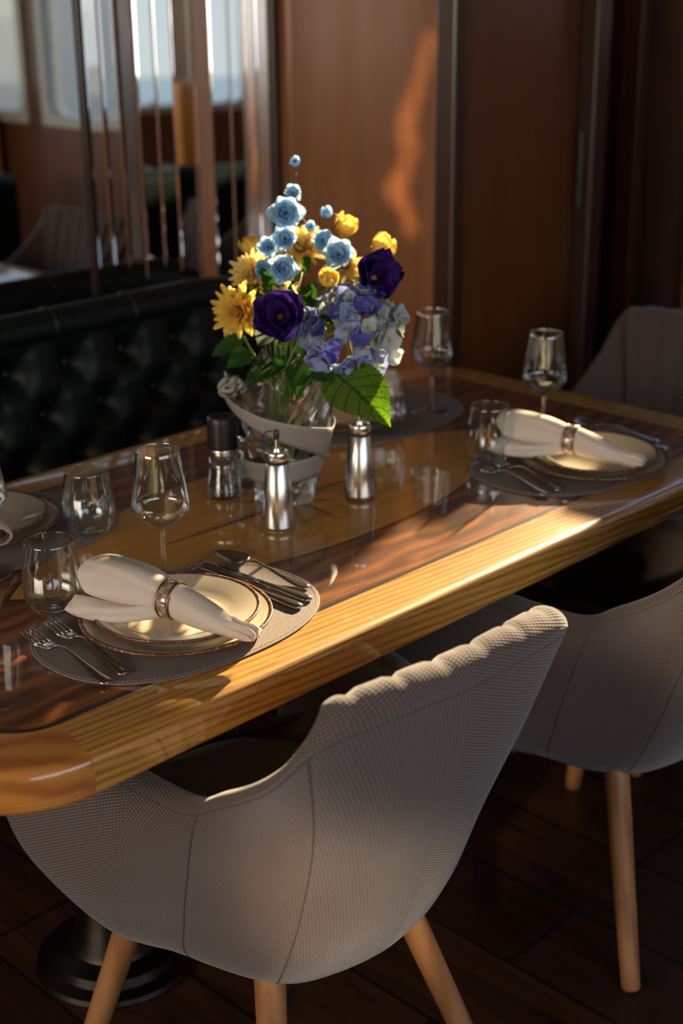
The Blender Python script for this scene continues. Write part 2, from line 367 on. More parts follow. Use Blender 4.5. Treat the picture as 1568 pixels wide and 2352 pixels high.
def thing(name, label, cat, loc=(0,0,0), rz=0.0, group=None):
    o = bpy.data.objects.new(name, None); COL.objects.link(o); o.empty_display_size = 0.05
    o.location = loc; o.rotation_euler = (0, 0, rz); return tag(o, label, cat, group)
def struct(o): o['kind'] = 'structure'; return o
def dup(root, loc=None, rz=None, label=None, group=None, rot=None):
    r = root.copy(); COL.objects.link(r)
    if loc is not None: r.location = loc
    if rz is not None: r.rotation_euler = (0, 0, rz)
    if rot is not None: r.rotation_euler = rot
    if label: r['label'] = label
    if group: r['group'] = group
    def rec(a, b):
        for ch in list(a.children):
            c = ch.copy(); COL.objects.link(c); c.parent = b; rec(ch, c)
    rec(root, r); return r
def bevel_box(name, a, b, mat, parent=None, bw=0.004, seg=2):
    mb = MB(); mb.box(a, b); o = mb.build(name, mat, parent, smooth=False)
    md = o.modifiers.new('bevel', 'BEVEL'); md.width = bw; md.segments = seg; md.limit_method = 'ANGLE'; return o
def crom(P, t):
    n = len(P)-1; t = min(max(t, 0), 1)*n; i = min(int(t), n-1); f = t-i
    p0, p1, p2, p3 = [np.array(P[j], float) for j in (max(i-1,0), i, i+1, min(i+2,n))]
    return .5*((2*p1)+(-p0+p2)*f+(2*p0-5*p1+4*p2-p3)*f*f+(-p0+3*p1-3*p2+p3)*f**3)

TT = 0.75      # table top height
WALL = 1.70    # wall behind the mirrors
# ------------------------------------------------------------------ room
mb = MB(); mb.box((-2.5, -2.5, -0.05), (3.4, 1.75, 0.0)); struct(mb.build('floor', M_floor, smooth=False))
mb = MB(); mb.box((-2.5, -2.5, 2.30), (3.4, 1.75, 2.36)); struct(mb.build('ceiling', M_ceil, smooth=False))
mb = MB(); mb.box((-2.5, WALL, 0), (3.4, WALL+0.05, 2.3)); struct(mb.build('wall_mirror_side', M_wallcol, smooth=False))
def wall_with_holes(name, axis, pos, thick, u0, u1, holes, mat):
    """wall in plane axis=pos spanning u0..u1 and z 0..2.3 with rectangular holes (u0,u1,z0,z1)"""
    us = sorted({u0, u1, *[h[0] for h in holes], *[h[1] for h in holes]}); zs = sorted({0.0, 2.3, *[h[2] for h in holes], *[h[3] for h in holes]})
    mb = MB()
    for i in range(len(us)-1):
        for j in range(len(zs)-1):
            cu, cz = (us[i]+us[i+1])/2, (zs[j]+zs[j+1])/2
            if any(h[0] < cu < h[1] and h[2] < cz < h[3] for h in holes): continue
            if axis == 'x': mb.box((pos, us[i], zs[j]), (pos+thick, us[i+1], zs[j+1]))
            else: mb.box((us[i], pos, zs[j]), (us[i+1], pos+thick, zs[j+1]))
    return struct(mb.build(name, mat, smooth=False))
def rounded_rect(w, h, r, n=6):
    pts = []
    for cx, cy, a0 in ((w/2-r, h/2-r, 0), (-w/2+r, h/2-r, 90), (-w/2+r, -h/2+r, 180), (w/2-r, -h/2+r, 270)):
        for k in range(n+1):
            a = math.radians(a0+90*k/n); pts.append((cx+r*math.cos(a), cy+r*math.sin(a)))
    return pts
def window(name, axis, pos, u0, u1, z0, z1, r=0.06, fw=0.035):
    cu, cz = (u0+u1)/2, (z0+z1)/2; out = rounded_rect(u1-u0+0.01, z1-z0+0.01, 0.001); inn = rounded_rect(u1-u0-2*fw, z1-z0-2*fw, r)
    n = len(out); vs = []; fs = []
    for d in (-0.02, 0.06):
        for ring in (out, inn):
            for (a, b) in ring: vs.append((pos+d, cu+a, cz+b) if axis == 'x' else (cu+a, pos+d, cz+b))
    for k in range(n):
        k2 = (k+1) % n
        fs += [(k, k2, n+k2, n+k), (2*n+k, 3*n+k, 3*n+k2, 2*n+k2), (n+k, n+k2, 3*n+k2, 3*n+k), (k, 2*n+k, 2*n+k2, k2)]
    fr = struct(mesh_obj(name, vs, fs, M_frame, smooth=False))
    mb = MB()
    if axis == 'x': mb.box((pos+0.02, u0+fw*0.5, z0+fw*0.5), (pos+0.026, u1-fw*0.5, z1-fw*0.5))
    else: mb.box((u0+fw*0.5, pos+0.02, z0+fw*0.5), (u1-fw*0.5, pos+0.026, z1-fw*0.5))
    mb.build('window_pane', M_pane, fr, smooth=False)
    return fr
# right hull side (x = 3.3): two quay windows, then unseen openings cut to shape the sun
wall_with_holes('wall_right', 'x', 3.30, 0.06, -2.5, 1.75, [(-0.74, -0.14, 1.02, 1.90), (-1.62, -0.86, 1.02, 1.90), (0.30, 0.56, 1.60, 2.02), (0.56, 0.64, 1.47, 2.02), (0.64, 0.72, 1.40, 2.02), (0.72, 0.82, 1.42, 1.84), (0.82, 0.88, 1.55, 1.84), (0.88, 0.975, 1.69, 1.85), (0.975, 1.06, 1.69, 2.12), (1.06, 1.42, 1.72, 2.22)], M_wallcol)
window('window_1', 'x', 3.30, -0.74, -0.14, 1.02, 1.90)
window('window_2', 'x', 3.30, -1.62, -0.86, 1.02, 1.90)
# wall behind the camera
wall_with_holes('wall_front', 'y', -2.50, 0.06, -2.5, 3.36, [(-0.7, 0.55, 0.92, 1.9), (0.75, 1.95, 0.92, 1.9), (2.15, 3.1, 0.92, 1.9)], M_wallcol)
window('window_3', 'y', -2.50, -0.7, 0.55, 0.92, 1.9); window('window_4', 'y', -2.50, 0.75, 1.95, 0.92, 1.9); window('window_5', 'y', -2.50, 2.15, 3.1, 0.92, 1.9)
wall_with_holes('wall_left', 'x', -2.50, 0.06, -2.5, 1.75, [(-0.9, 1.3, 1.02, 1.9)], M_wallcol)
window('window_6', 'x', -2.50, -0.9, 1.3, 1.02, 1.9)

# wood partition at the end of the bench (facing the table) and the cabinet face beside it
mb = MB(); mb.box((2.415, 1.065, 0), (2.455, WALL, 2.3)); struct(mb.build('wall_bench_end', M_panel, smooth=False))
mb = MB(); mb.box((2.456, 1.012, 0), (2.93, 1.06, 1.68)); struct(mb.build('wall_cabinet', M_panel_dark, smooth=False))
o = bevel_box('trim_1', (2.408, 1.004, 0), (2.454, 1.064, 2.29), M_post, bw=0.006); struct(o)
# small bead between mirrors and panel
o = bevel_box('trim_2', (2.390, 1.60, 0), (2.414, 1.64, 2.3), M_post, bw=0.004); struct(o)
# door wall at x = 2.93 : jamb, leaf, tops cut above the view to let sun pass
mb = MB(); mb.box((3.25, 0.90, 0.0), (3.29, 1.68, 1.67)); d1 = struct(mb.build('door_1', M_door, smooth=False))
o = bevel_box('trim_3', (2.905, 0.955, 0), (2.964, 1.011, 1.68), M_door, bw=0.006); struct(o)
o = bevel_box('trim_4', (3.20, 1.02, 0), (3.249, 1.08, 1.67), M_post, bw=0.004); struct(o)
mb = MB(); mb.box((2.898, 0.975, 1.03), (2.903, 0.998, 1.20)); mb.tube([(2.897, 0.986, 1.02), (2.897, 0.986, 1.21)], 0.006, 10)
hg = mb.build('door_hinge', flat('tarnished_hinge', (0.10, 0.09, 0.085), 0.35, metal=1.0), d1, auto=30)

# ------------------------------------------------------------------ mirrors
def mirror_pane(x0, x1, ang, label, group):
    z0, z1 = 0.60, 2.28; w = (x1-x0)-0.002; bv = 0.006; cx = (x0+x1)/2
    a = [(-w/2, 0, z0), (w/2, 0, z0), (w/2, 0, z1), (-w/2, 0, z1)]
    i_ = [(-w/2+bv, -0.0012, z0+bv), (w/2-bv, -0.0012, z0+bv), (w/2-bv, -0.0012, z1-bv), (-w/2+bv, -0.0012, z1-bv)]
    b = [(x, 0.004, z) for x, y, z in a]
    vs = a+i_+b; fs = [(4,5,6,7)]+[(k, (k+1) % 4, 4+(k+1) % 4, 4+k) for k in range(4)]+[(8+k, 8+(k+1) % 4, (k+1) % 4, k) for k in range(4)]+[(11,10,9,8)]
    o = mesh_obj('mirror_panel', vs, fs, M_mirror, smooth=False); o.location = (cx, 1.62, 0); o.rotation_euler = (0, 0, math.radians(ang))
    return tag(o, label, 'mirror', group)
mirror_pane(0.20, 1.00, 0, 'wide wall mirror above the green bench, out past the table head', None)
mirror_pane(1.00, 1.793, 0, 'wide wall mirror in which the window and the end chair show', None)
bounds = [1.81, 1.858, 1.907, 1.962, 2.017, 2.07, 2.133, 2.193, 2.254, 2.305, 2.345, 2.389]
angs = [0, -1.0, 1.0, -12, -13, -10, 0.5, -15, -15.5, -15.5, -13.6]
names = ['leftmost', 'second', 'third', 'fourth', 'fifth', 'sixth', 'seventh', 'eighth', 'ninth', 'tenth', 'rightmost']
for i in range(11):
    mirror_pane(bounds[i], bounds[i+1], angs[i], 'slim mirror strip above the green bench, %s of the eleven strips' % names[i], 'narrow mirror strips')
o = bevel_box('trim_5', (1.794, 1.612, 0.6), (1.809, 1.64, 2.28), flat('mirror_joint', (0.03, 0.012, 0.008), 0.3), bw=0.002); struct(o)
mb = MB(); mb.box((0.2, 1.655, 0), (2.41, 1.698, 2.3)); struct(mb.build('trim_6', M_post, smooth=False))

# ------------------------------------------------------------------ tufted bench
bench = thing('tufted_bench', 'dark green leather button-tufted bench along the mirror wall behind the table', 'bench', (1.1, 1.2, 0))
def bench_back():
    x0, x1 = -0.2, 2.30
    nx, nz = 220, 56; vs = []; fs = []
    tufts = []
    for r, z in enumerate((0.775, 0.668, 0.565, 0.462)):
        xs = 1.420 if r % 2 == 0 else 1.500
        for k in range(-10, 6):
            x = xs+k*0.158
            if x0+0.12 < x < x1-0.14: tufts.append((x, z))
    def prof(x, t):
        e = max(0.0, (x-1.98)/(x1-1.98)); drop = 0.17*e*e*e*1.0+0.02*e   # top rail curves down at the end
        top = 0.905-drop; base = 0.40
        # t 0..1 up the front, 1..1.35 over the roll
        if t < 0.8:
            z = base+(top-0.05-base)*t/0.8; y = 1.385+0.055*t/0.8-0.0
            y -= 0.0
            w = 1.0
        else:
            a = (t-0.8)/0.2*PI*1.1-0.45; R = 0.042
            z = top-0.042+R*math.sin(a); y = 1.462-R*math.cos(a)-0.005; w = 0.0
        y += 0.05*e*e
        return y, z, w
    T = np.array(tufts)
    for i in range(nx+1):
        x = x0+(x1-x0)*i/nx
        for j in range(nz+1):
            t = j/nz; y, z, w = prof(x, t)
            if w:
                d = np.sqrt((T[:,0]-x)**2+(T[:,1]-z)**2); m = d.min(); s = np.sort(d)[:2]
                dep = 0.030*math.exp(-(m/0.030)**2)
                crease = 0
                puff = 0.016*min(1, m/0.06)
                y += dep-puff
                # diamond creases between neighbouring buttons
                best = 1
                for (tx, tz) in T[d < 0.16]:
                    for sx_ in (-1, 1):
                        for sz_ in (-1, 1):
                            L = math.hypot(0.079, 0.105); ux, uz = sx_*0.079/L, sz_*0.105/L
                            al = (x-tx)*ux+(z-tz)*uz
                            if -0.005 < al < L*0.55: best = min(best, abs((x-tx)*uz-(z-tz)*ux))
                y += 0.008*math.exp(-(best/0.012)**2)
                y += 0.0
            if j == 0: y = 1.45
            vs.append((x-1.1, y-1.2, z))
    W = nz+1
    for i in range(nx):
        for j in range(nz): fs.append((i*W+j, (i+1)*W+j, (i+1)*W+j+1, i*W+j+1))
    # end cap and back
    n0 = len(vs)
    for i in (0, nx):
        c = (x0+(x1-x0)*i/nx-1.1, 1.50-1.2, 0.55); vs.append(c); ci = len(vs)-1
        for j in range(nz): fs.append((i*W+j, i*W+j+1, ci) if i else (i*W+j+1, i*W+j, ci))
    for i in range(nx+1): vs.append((x0+(x1-x0)*i/nx-1.1, 1.52-1.2, 0.40))
    b0 = len(vs)-(nx+1)
    for i in range(nx): fs.append((i*W+nz, (i+1)*W+nz, b0+i+1, b0+i))
    o = mesh_obj('backrest', vs, fs, M_leather, bench)
    for k, (x, z) in enumerate(tufts):
        if z < 0.5: continue
        if x < 1.0: continue
        t = (z-0.40)/(0.855-0.40)*0.8
        m2 = MB(); m2.ball((0, 0, 0), 0.011, 0, 10, 6, (1, 0.5, 1)); b_ = m2.build('button', M_button, o)
        b_.location = (x-1.1, 1.385+0.055*t/0.8+0.024-1.2, z)
    return o
back_o = bench_back()
bevel_box('seat_cushion', (-0.2-1.1, 1.02-1.2, 0.36), (2.29-1.1, 1.44-1.2, 0.47), M_leather, bench, 0.035, 5)
bevel_box('bench_base', (-0.2-1.1, 1.07-1.2, 0.0), (2.29-1.1, 1.50-1.2, 0.358), M_door, bench, 0.004, 1)
# piped roll seams
for x in (0.95, 1.24, 1.54, 1.76):
    m2 = MB(); pts = []
    for k in range(14):
        a = k/13*PI*1.1-0.45; pts.append((x-1.1, 1.462-0.0435*math.cos(a)-0.005-1.2, 0.863+0.0435*math.sin(a)))
    m2.tube(pts, 0.0022, 6); m2.build('piping', M_button, back_o)

# ------------------------------------------------------------------ dining table
TX0, TX1, TY0, TY1 = 0.445, 2.2355, 0.010, 0.9165
table = thing('dining_table', 'long glossy varnished table with rosewood top, maple border and rounded corners', 'table', (1.34, 0.46, 0))
def rrect(x0, x1, y0, y1, r, n=14):
    pts = []
    for cx, cy, a0 in ((x1-r, y1-r, 0), (x0+r, y1-r, 90), (x0+r, y0+r, 180), (x1-r, y0+r, 270)):
        for k in range(n+1):
            a = math.radians(a0+90*k/n); pts.append((cx+r*math.cos(a), cy+r*math.sin(a)))
    return pts
def tabletop():
    T = 0.056; R = 0.15
    prof = [(0.017, 0.0), (0.012, -0.0007), (0.0065, -0.003), (0.003, -0.0065), (0.0008, -0.011), (0.0, -0.017), (0.0, -0.0405), (0.0007, -0.0412), (0.0, -0.042), (0.0, -T+0.006), (0.002, -T+0.002), (0.007, -T)]
    rings = []; mb = MB()
    for ins, dz in prof: rings.append([(x-1.34, y-0.46, TT+dz) for x, y in rrect(TX0+ins, TX1-ins, TY0+ins, TY1-ins, R-ins)])
    n = len(rings[0]); vs = [p for r in rings for p in r]; fs = []; ms = []
    corner = lambda k: 0 if (k % 15) == 14 else 1
    for i in range(len(rings)-1):
        for k in range(n):
            fs.append((i*n+k, (i+1)*n+k, (i+1)*n+(k+1) % n, i*n+(k+1) % n)); ms.append(corner(k))
    L = (len(rings)-1)*n; fs.append(tuple(L+k for k in range(n))[::-1]); ms.append(0)
    # border top between edge and inner line
    inn = [(x-1.34, y-0.46, TT) for x, y in rrect(TX0+0.0905, TX1-0.0905, TY0+0.0905, TY1-0.0905, 0.075)]
    b0 = len(vs); vs += inn
    for k in range(n): fs.append((k, (k+1) % n, b0+(k+1) % n, b0+k)); ms.append(corner(k))
    def ring(o1, r1, o2, r2, mi):
        a = len(vs)
        for x, y in rrect(TX0+o1, TX1-o1, TY0+o1, TY1-o1, r1): vs.append((x-1.34, y-0.46, TT))
        for x, y in rrect(TX0+o2, TX1-o2, TY0+o2, TY1-o2, r2): vs.append((x-1.34, y-0.46, TT))
        for k in range(n): fs.append((a+k, a+(k+1) % n, a+n+(k+1) % n, a+n+k)); ms.append(mi)
    ring(0.0905, 0.075, 0.0990, 0.067, 3)
    ring(0.0990, 0.067, 0.1062, 0.060, 2); ring(0.1062, 0.060, 0.1072, 0.059, 1)
    a = len(vs)
    for x, y in rrect(TX0+0.1072, TX1-0.1072, TY0+0.1072, TY1-0.1072, 0.059): vs.append((x-1.34, y-0.46, TT))
    fs.append(tuple(a+k for k in range(n))); ms.append(2)
    # lens inlay with black outline, laid fractionally proud
    def lens(A, B, z, mi):
        pts = []
        N = 60
        for k in range(N):
            t = -1+2*k/N; pts.append((A*t, -B*(1-abs(t)**2.2)-0.012*math.sqrt(max(0, 1-t*t))))
        for k in range(N):
            t = 1-2*k/N; pts.append((A*t, B*(1-abs(t)**2.2)+0.012*math.sqrt(max(0, 1-t*t))))
        a = len(vs)
        for x, y in pts: vs.append((x, y, TT+z))
        fs.append(tuple(range(a, a+len(pts)))); ms.append(mi)
    lens(0.575, 0.194, 0.0002, 3); lens(0.565, 0.189, 0.0004, 4)
    # compass star
    def tri(p, q, r, mi, z=0.0006):
        a = len(vs); vs.extend([(p[0], p[1], TT+z), (q[0], q[1], TT+z), (r[0], r[1], TT+z)]); fs.append((a, a+1, a+2)); ms.append(mi)
    pts8 = [(0, 0.30, 0.022), (45, 0.10, 0.02), (90, 0.125, 0.022), (135, 0.10, 0.02), (180, 0.30, 0.022), (225, 0.10, 0.02), (270, 0.125, 0.022), (315, 0.10, 0.02)]
    for pss in (1, 0):
        for i, (a, l, w) in enumerate(pts8):
            if i % 2 != pss: continue
            a = math.radians(a); tip = (l*math.cos(a), l*math.sin(a))
            s1 = (w*math.cos(a+PI/4), w*math.sin(a+PI/4)); s2 = (w*math.cos(a-PI/4), w*math.sin(a-PI/4))
            z = 0.0006+0.0002*(1-pss)
            tri((0, 0), tip, s1, 5, z); tri((0, 0), s2, tip, 6, z)
    o = mesh_obj('tabletop', vs, fs, [M_maple, M_maple_y, M_rose, M_black, M_lens, M_star, M_starl], table, smooth=True, slots=ms, auto=25)
    return o
tabletop()
for x in (0.94, 1.78):
    mb = MB(); mb.lathe([(0.0, 0.0), (0.135, 0.0), (0.138, 0.006), (0.135, 0.014), (0.112, 0.018), (0.108, 0.034), (0.078, 0.044), (0.068, 0.065), (0.062, 0.12), (0.055, 0.30), (0.055, 0.66), (0.10, 0.672), (0.10, 0.694), (0.0, 0.694)], 56)
    o = mb.build('pedestal', M_base, table, auto=40); o.location = (x-1.34, 0.042, 0)

# ------------------------------------------------------------------ chairs
CO = [
 (0.00,[(0,-.345,.836),(0,-.322,.70),(0,-.28,.57),(0,-.235,.44),(0,-.17,.345),(0,-.04,.300)]),
 (0.22,[(.12,-.34,.838),(.105,-.31,.70),(.095,-.268,.57),(.09,-.22,.44),(.085,-.155,.345),(.05,-.04,.300)]),
 (0.38,[(.212,-.312,.820),(.175,-.275,.68),(.150,-.230,.56),(.14,-.185,.44),(.125,-.13,.345),(.07,-.04,.300)]),
 (0.50,[(.228,-.240,.738),(.192,-.208,.650),(.175,-.175,.55),(.165,-.135,.44),(.15,-.09,.345),(.08,-.03,.300)]),
 (0.62,[(.230,-.142,.670),(.219,-.127,.61),(.205,-.10,.53),(.195,-.07,.44),(.175,-.04,.350),(.09,-.02,.300)]),
 (0.70,[(.236,-.075,.636),(.245,-.06,.595),(.240,-.035,.52),(.228,-.01,.44),(.20,.01,.358),(.09,0,.305)]),
 (0.82,[(.256,.08,.64),(.284,.08,.59),(.290,.085,.52),(.28,.085,.44),(.235,.075,.365),(.09,.03,.32)]),
 (0.93,[(.262,.21,.63),(.288,.22,.58),(.300,.225,.51),(.288,.21,.44),(.235,.165,.385),(.09,.06,.33)]),
 (1.00,[(.245,.30,.60),(.268,.315,.55),(.275,.32,.50),(.262,.30,.45),(.20,.22,.40),(.09,.08,.345)]),
]
def shell_pt(u, v):
    a = abs(u); us = [c[0] for c in CO]; k = float(np.interp(a, us, np.arange(len(us))))
    pts = [crom(c[1], v) for c in CO]; ext = [pts[1]*[-1,1,1]]+pts; n = len(pts)-1
    i = min(int(k), n-1); f = k-i
    p0, p1, p2, p3 = ext[i], pts[i], pts[i+1], pts[min(i+2, n)]
    p = .5*((2*p1)+(-p0+p2)*f+(2*p0-5*p1+4*p2-p3)*f*f+(-p0+3*p1-3*p2+p3)*f**3)
    return p*[-1,1,1] if u < 0 else p
def make_chair(label):
    t = thing('upholstered_chair', label, 'chair')
    NU, NV = 144, 36
    U = np.linspace(-1, 1, NU+1); Vv = np.linspace(0, 1, NV+1)
    G = np.array([[shell_pt(u, v) for v in Vv] for u in U])          # v 0 = rim, 1 = underside
    # arc length uvs
    su = np.zeros(NU+1); mid = G[:, NV//3]
    for i in range(1, NU+1): su[i] = su[i-1]+np.linalg.norm(mid[i]-mid[i-1])
    su -= su[NU//2]
    vs = []; fs = []; uv = []
    for i in range(NU+1):
        s = 0
        for j in range(NV+1):
            if j: s += np.linalg.norm(G[i, j]-G[i, j-1])
            vs.append(tuple(G[i, j])); uv.append((su[i], G[i, 0][2]-s))
    W = NV+1
    for i in range(NU):
        for j in range(NV): fs.append((i*W+j, i*W+j+1, (i+1)*W+j+1, (i+1)*W+j))
    shell_o = mesh_obj('seat_shell', vs, fs, M_fabric, t, uvs=uv)
    # inner padding : rolls over the rim, vertical channels on the back
    vs = []; fs = []; uv = []; NR, NI = 12, 20
    for i, u in enumerate(U):
        R = G[i, 0]; x = R[0]; a = abs(u)
        tang = G[min(i+1, NU), 0]-G[max(i-1, 0), 0]; nrm = np.array([-tang[1], tang[0], 0.0]); nrm /= (np.linalg.norm(nrm)+1e-9)
        if a > 0.45:
            pass
        back = max(0.0, min(1.0, (0.60-a)/0.30)); back = back*back*(3-2*back); th = 0.034+0.018*back
        g = 1.0
        if back > 0:
            ph = abs(math.cos(PI*x/0.066)); g = 1-back*(1-min(1, ph*1.5)**0.6)
        thg = th*(0.84+0.16*g) if back > 0 else th
        hh = (0.014+0.012*back)*(0.80+0.20*g) if back > 0 else 0.014
        sidx = len(vs); s = 0
        prev = R
        for k in range(NR+1):
            q = PI*k/NR; p = R+nrm*thg*(1-math.cos(q))/2+np.array([0, 0, hh*math.sin(q)])
            s += np.linalg.norm(p-prev); prev = p
            vs.append(tuple(p)); uv.append((su[i], R[2]+s))
        # down the inside
        zend = 0.42
        for k in range(1, NI+1):
            f = k/NI; z = R[2]+(zend-R[2])*f
            # outer point at that height
            zz = G[i, :, 2]; jj = int(np.argmin(abs(zz-z))); o_ = G[i, jj]
            fj = np.interp(-z, -zz, np.arange(NV+1)); j0 = min(int(fj), NV-1); o_ = G[i, j0]*(1-(fj-j0))+G[i, j0+1]*(fj-j0)
            thk = thg+0.012*math.sin(PI*min(1, f*1.1))
            p = np.array([o_[0], o_[1], z])+nrm*thk
            s += np.linalg.norm(p-prev); prev = p
            vs.append(tuple(p)); uv.append((su[i], R[2]+s))
    W = NR+NI+1
    for i in range(NU):
        for j in range(W-1): fs.append((i*W+j, (i+1)*W+j, (i+1)*W+j+1, i*W+j+1))
    # close the two arm ends
    for i, rev in ((0, True), (NU, False)):
        base = i*W; ring = [base+j for j in range(W)]
        ob = len(vs); col = [tuple(G[i, j]) for j in range(0, NV+1) if G[i, j][2] > 0.42]
        for p in col[::-1]: vs.append(p); uv.append((su[i], p[2]))
        ids = ring+list(range(ob, ob+len(col))); fs.append(tuple(ids if rev else ids[::-1]))
    mesh_obj('back_padding', vs, fs, M_fabric, t, uvs=uv)
    # seat cushion
    sv = []; sf = []; suv = []; n = 56; lev = [(0.0, 0.40, 0.86), (0.0, 0.41, 0.95), (0, 0.43, 1.0), (0, 0.450, 0.985), (0, 0.463, 0.93), (0, 0.470, 0.80), (0, 0.473, 0.5), (0, 0.474, 0.0)]
    for _, z, s in lev:
        for k in range(n):
            a = 2*PI*k/n; ca, sa = math.cos(a), math.sin(a); e = 2/2.8
            x = 0.205*s*abs(ca)**e*(1 if ca > 0 else -1); y = 0.04+0.255*s*abs(sa)**e*(1 if sa > 0 else -1)
            if y < 0.04: x *= 1-0.35*((0.04-y)/0.255)**2
            sv.append((x, y, z)); suv.append((x, y))
    for i in range(len(lev)-1):
        for k in range(n): sf.append((i*n+k, i*n+(k+1) % n, (i+1)*n+(k+1) % n, (i+1)*n+k))
    sf.append(tuple(range(n))[::-1])
    mesh_obj('seat_cushion', sv, sf, M_fabric, t, uvs=suv)
    for u0 in (-0.66, -0.40, 0.40, 0.66):
        mb = MB(); ii = int(round((u0+1)/2*NU)); P_ = [V(G[ii, j])*1.0 for j in range(1, NV-6)]
        out = [V((p.x, p.y-0.05, 0)).normalized()*0.0004 for p in P_]; mb.tube([p+o_ for p, o_ in zip(P_, out)], 0.0006, 5); mb.build('seam', M_seam, shell_o)
    mb = MB(); mb.tube([V(G[i, 1])+V((G[i, 1][0], G[i, 1][1]-0.05, 0)).normalized()*0.0003 for i in range(NU+1)], 0.0006, 5); mb.build('rim_seam', M_seam, shell_o)
    # shell bottom closing plate
    mb = MB(); mb.lathe([(0, 0.305), (0.12, 0.305), (0.15, 0.325), (0.17, 0.36), (0.19, 0.405), (0, 0.405)], 32); o = mb.build('seat_base', M_blackp, t, auto=40); o.location = (0, 0.03, 0)
    # front apron of the shell
    av = []; af = []; auv = []; na = 24
    L0 = G[0]; R0 = G[NU]
    prof = [(0.31, 0.47), (0.335, 0.455), (0.342, 0.43), (0.33, 0.40), (0.27, 0.368), (0.12, 0.34)]
    for j in range(na+1):
        f = j/na*2-1
        for y, z in prof:
            av.append((f*0.235*(0.85+0.15*(z-0.34)/0.13), y-0.035*abs(f)**2.5-0.03, z)); auv.append((f*0.235, z))
    W = len(prof)
    for j in range(na):
        for k in range(W-1): af.append((j*W+k, (j+1)*W+k, (j+1)*W+k+1, j*W+k+1))
    mesh_obj('front_apron', av, af, M_fabric, t, uvs=auv)
    for sx_ in (-1, 1):
        for y0, y1, xt, xb in ((-0.092, -0.215, 0.116, 0.212), (0.14, 0.235, 0.160, 0.245)):
            mb = MB(); top = V((sx_*xt, y0, 0.375)); bot = V((sx_*xb, y1, 0.0))
            N = 10; pts = [top.lerp(bot, k/N) for k in range(N+1)]
            rad = [0.0225-0.0065*k/N for k in range(N+1)]
            pts[-1] = top.lerp(bot, 0.988); pts.append(bot); rad[-1] = 0.016; rad.append(0.0125)
            mb.tube(pts, rad, 20); leg_o = mb.build('leg', M_leg, t)
            m2 = MB(); d = (bot-top).normalized(); m2.tube([top+V((-sx_*0.03, 0, 0)), top+V((-sx_*0.026, 0, 0))+d*0.085], [0.012, 0.008], 10)
            m2.build('leg_bracket', M_blackp, leg_o)
    return t
chair = make_chair('nearest greige woven chair with channelled back, tucked under the near table edge')
chair.location = (0.938, 0.05, 0); chair.rotation_euler = (0, 0, math.radians(-3)); chair['group'] = 'greige upholstered chairs'
dup(chair, (1.697, 0.022, 0), math.radians(0), 'greige woven chair cut by the right edge, on the near side of the table', 'greige upholstered chairs')
dup(chair, (2.30, 0.43, 0), math.radians(90), 'greige channelled chair at the far short end of the table', 'greige upholstered chairs')

# ------------------------------------------------------------------ placemats
def make_mat(x, y, rz, label):
    t = thing('placemat', label, 'placemat', (x, y, TT+0.0008), rz, 'oval placemats')
    n = 96; vs = []; fs = []
    def sup(a, ax, ay, e=2.3):
        ca, sa = math.cos(a), math.sin(a); return ax*abs(ca)**(2/e)*(1 if ca >= 0 else -1), ay*abs(sa)**(2/e)*(1 if sa >= 0 else -1)
    lv = [(0.0, 1.0), (0.0016, 1.0), (0.0022, 0.992), (0.0022, 0.0)]
    for z, s in lv:
        for k in range(n):
            px, py = sup(2*PI*k/n, 0.217*s, 0.158*s); vs.append((px, py, z))
    for i in range(3):
        for k in range(n): fs.append((i*n+k, i*n+(k+1) % n, (i+1)*n+(k+1) % n, (i+1)*n+k))
    cl_o = mesh_obj('cloth', vs, fs, M_mat, t, smooth=False)
    mb = MB(); pts = [V((*sup(2*PI*k/180, 0.2115, 0.1525), 0.0024)) for k in range(181)]
    for k in range(0, 180): 
        a, b = pts[k], pts[k+1]; mb.tube([a.lerp(b, .1), a.lerp(b, .8)], 0.0005, 4)
    mb.build('edge_stitching', flat('stitching', (0.30, 0.25, 0.21), 0.8), cl_o, smooth=False)
    return t
mat0 = make_mat(0.903, 0.226, 0, 'taupe oval placemat under the nearest plate, lit by the sun on one side')
def dmat(x, y, rz, label): return dup(mat0, (x, y, TT+0.0008), rz, label)
dmat(1.850, 0.235, 0, 'taupe oval placemat at the near right place setting')
dmat(0.900, 0.700, PI, 'taupe oval placemat at the left edge, on the bench side')
dmat(1.800, 0.705, PI, 'taupe oval placemat behind the crystal vase on the bench side')

# ------------------------------------------------------------------ plates
def make_plate(R, h, name, label, group):
    t = thing(name, label, 'plate', (0, 0, 0), 0, group)
    w = R*0.20
    prof = [(0.0, 0.003), (R*0.55, 0.003), (R*0.62, 0.004), (R*0.70, 0.008), (R*0.80, h*0.62), (R*0.93, h*0.90), (R*0.965, h*0.96)]
    under = [(R*0.965, h*0.96-0.004), (R*0.9, h*0.9-0.006), (R*0.72, 0.003), (R*0.64, 0.0), (R*0.60, 0.0), (R*0.58, 0.0012), (0, 0.0012)]
    mb = MB(); mb.lathe(prof[::-1]+[], 96); mb.lathe(under[::-1], 96)
    mb.build('plate_body', M_plate, t)
    mb = MB(); rim = [(R*0.958, h*0.962), (R*0.985, h*1.0), (R, h*0.985), (R*1.0, h*0.985-0.0025), (R*0.985, h*0.955-0.004), (R*0.958, h*0.945-0.004)]
    mb.lathe(rim, 96, close=True); mb.build('plate_rim', M_rim, t)
    return t
big = make_plate(0.1345, 0.020, 'dinner_plate', 'large cream dinner plate with brown rim, lower plate of the nearest setting', 'dinner plates'); ZP = TT+0.0032
big.location = (0.886, 0.211, ZP)
small = make_plate(0.1165, 0.019, 'side_plate', 'smaller speckled cream plate with brown rim, upper plate under the nearest napkin', 'upper plates'); ZS = ZP+0.0085
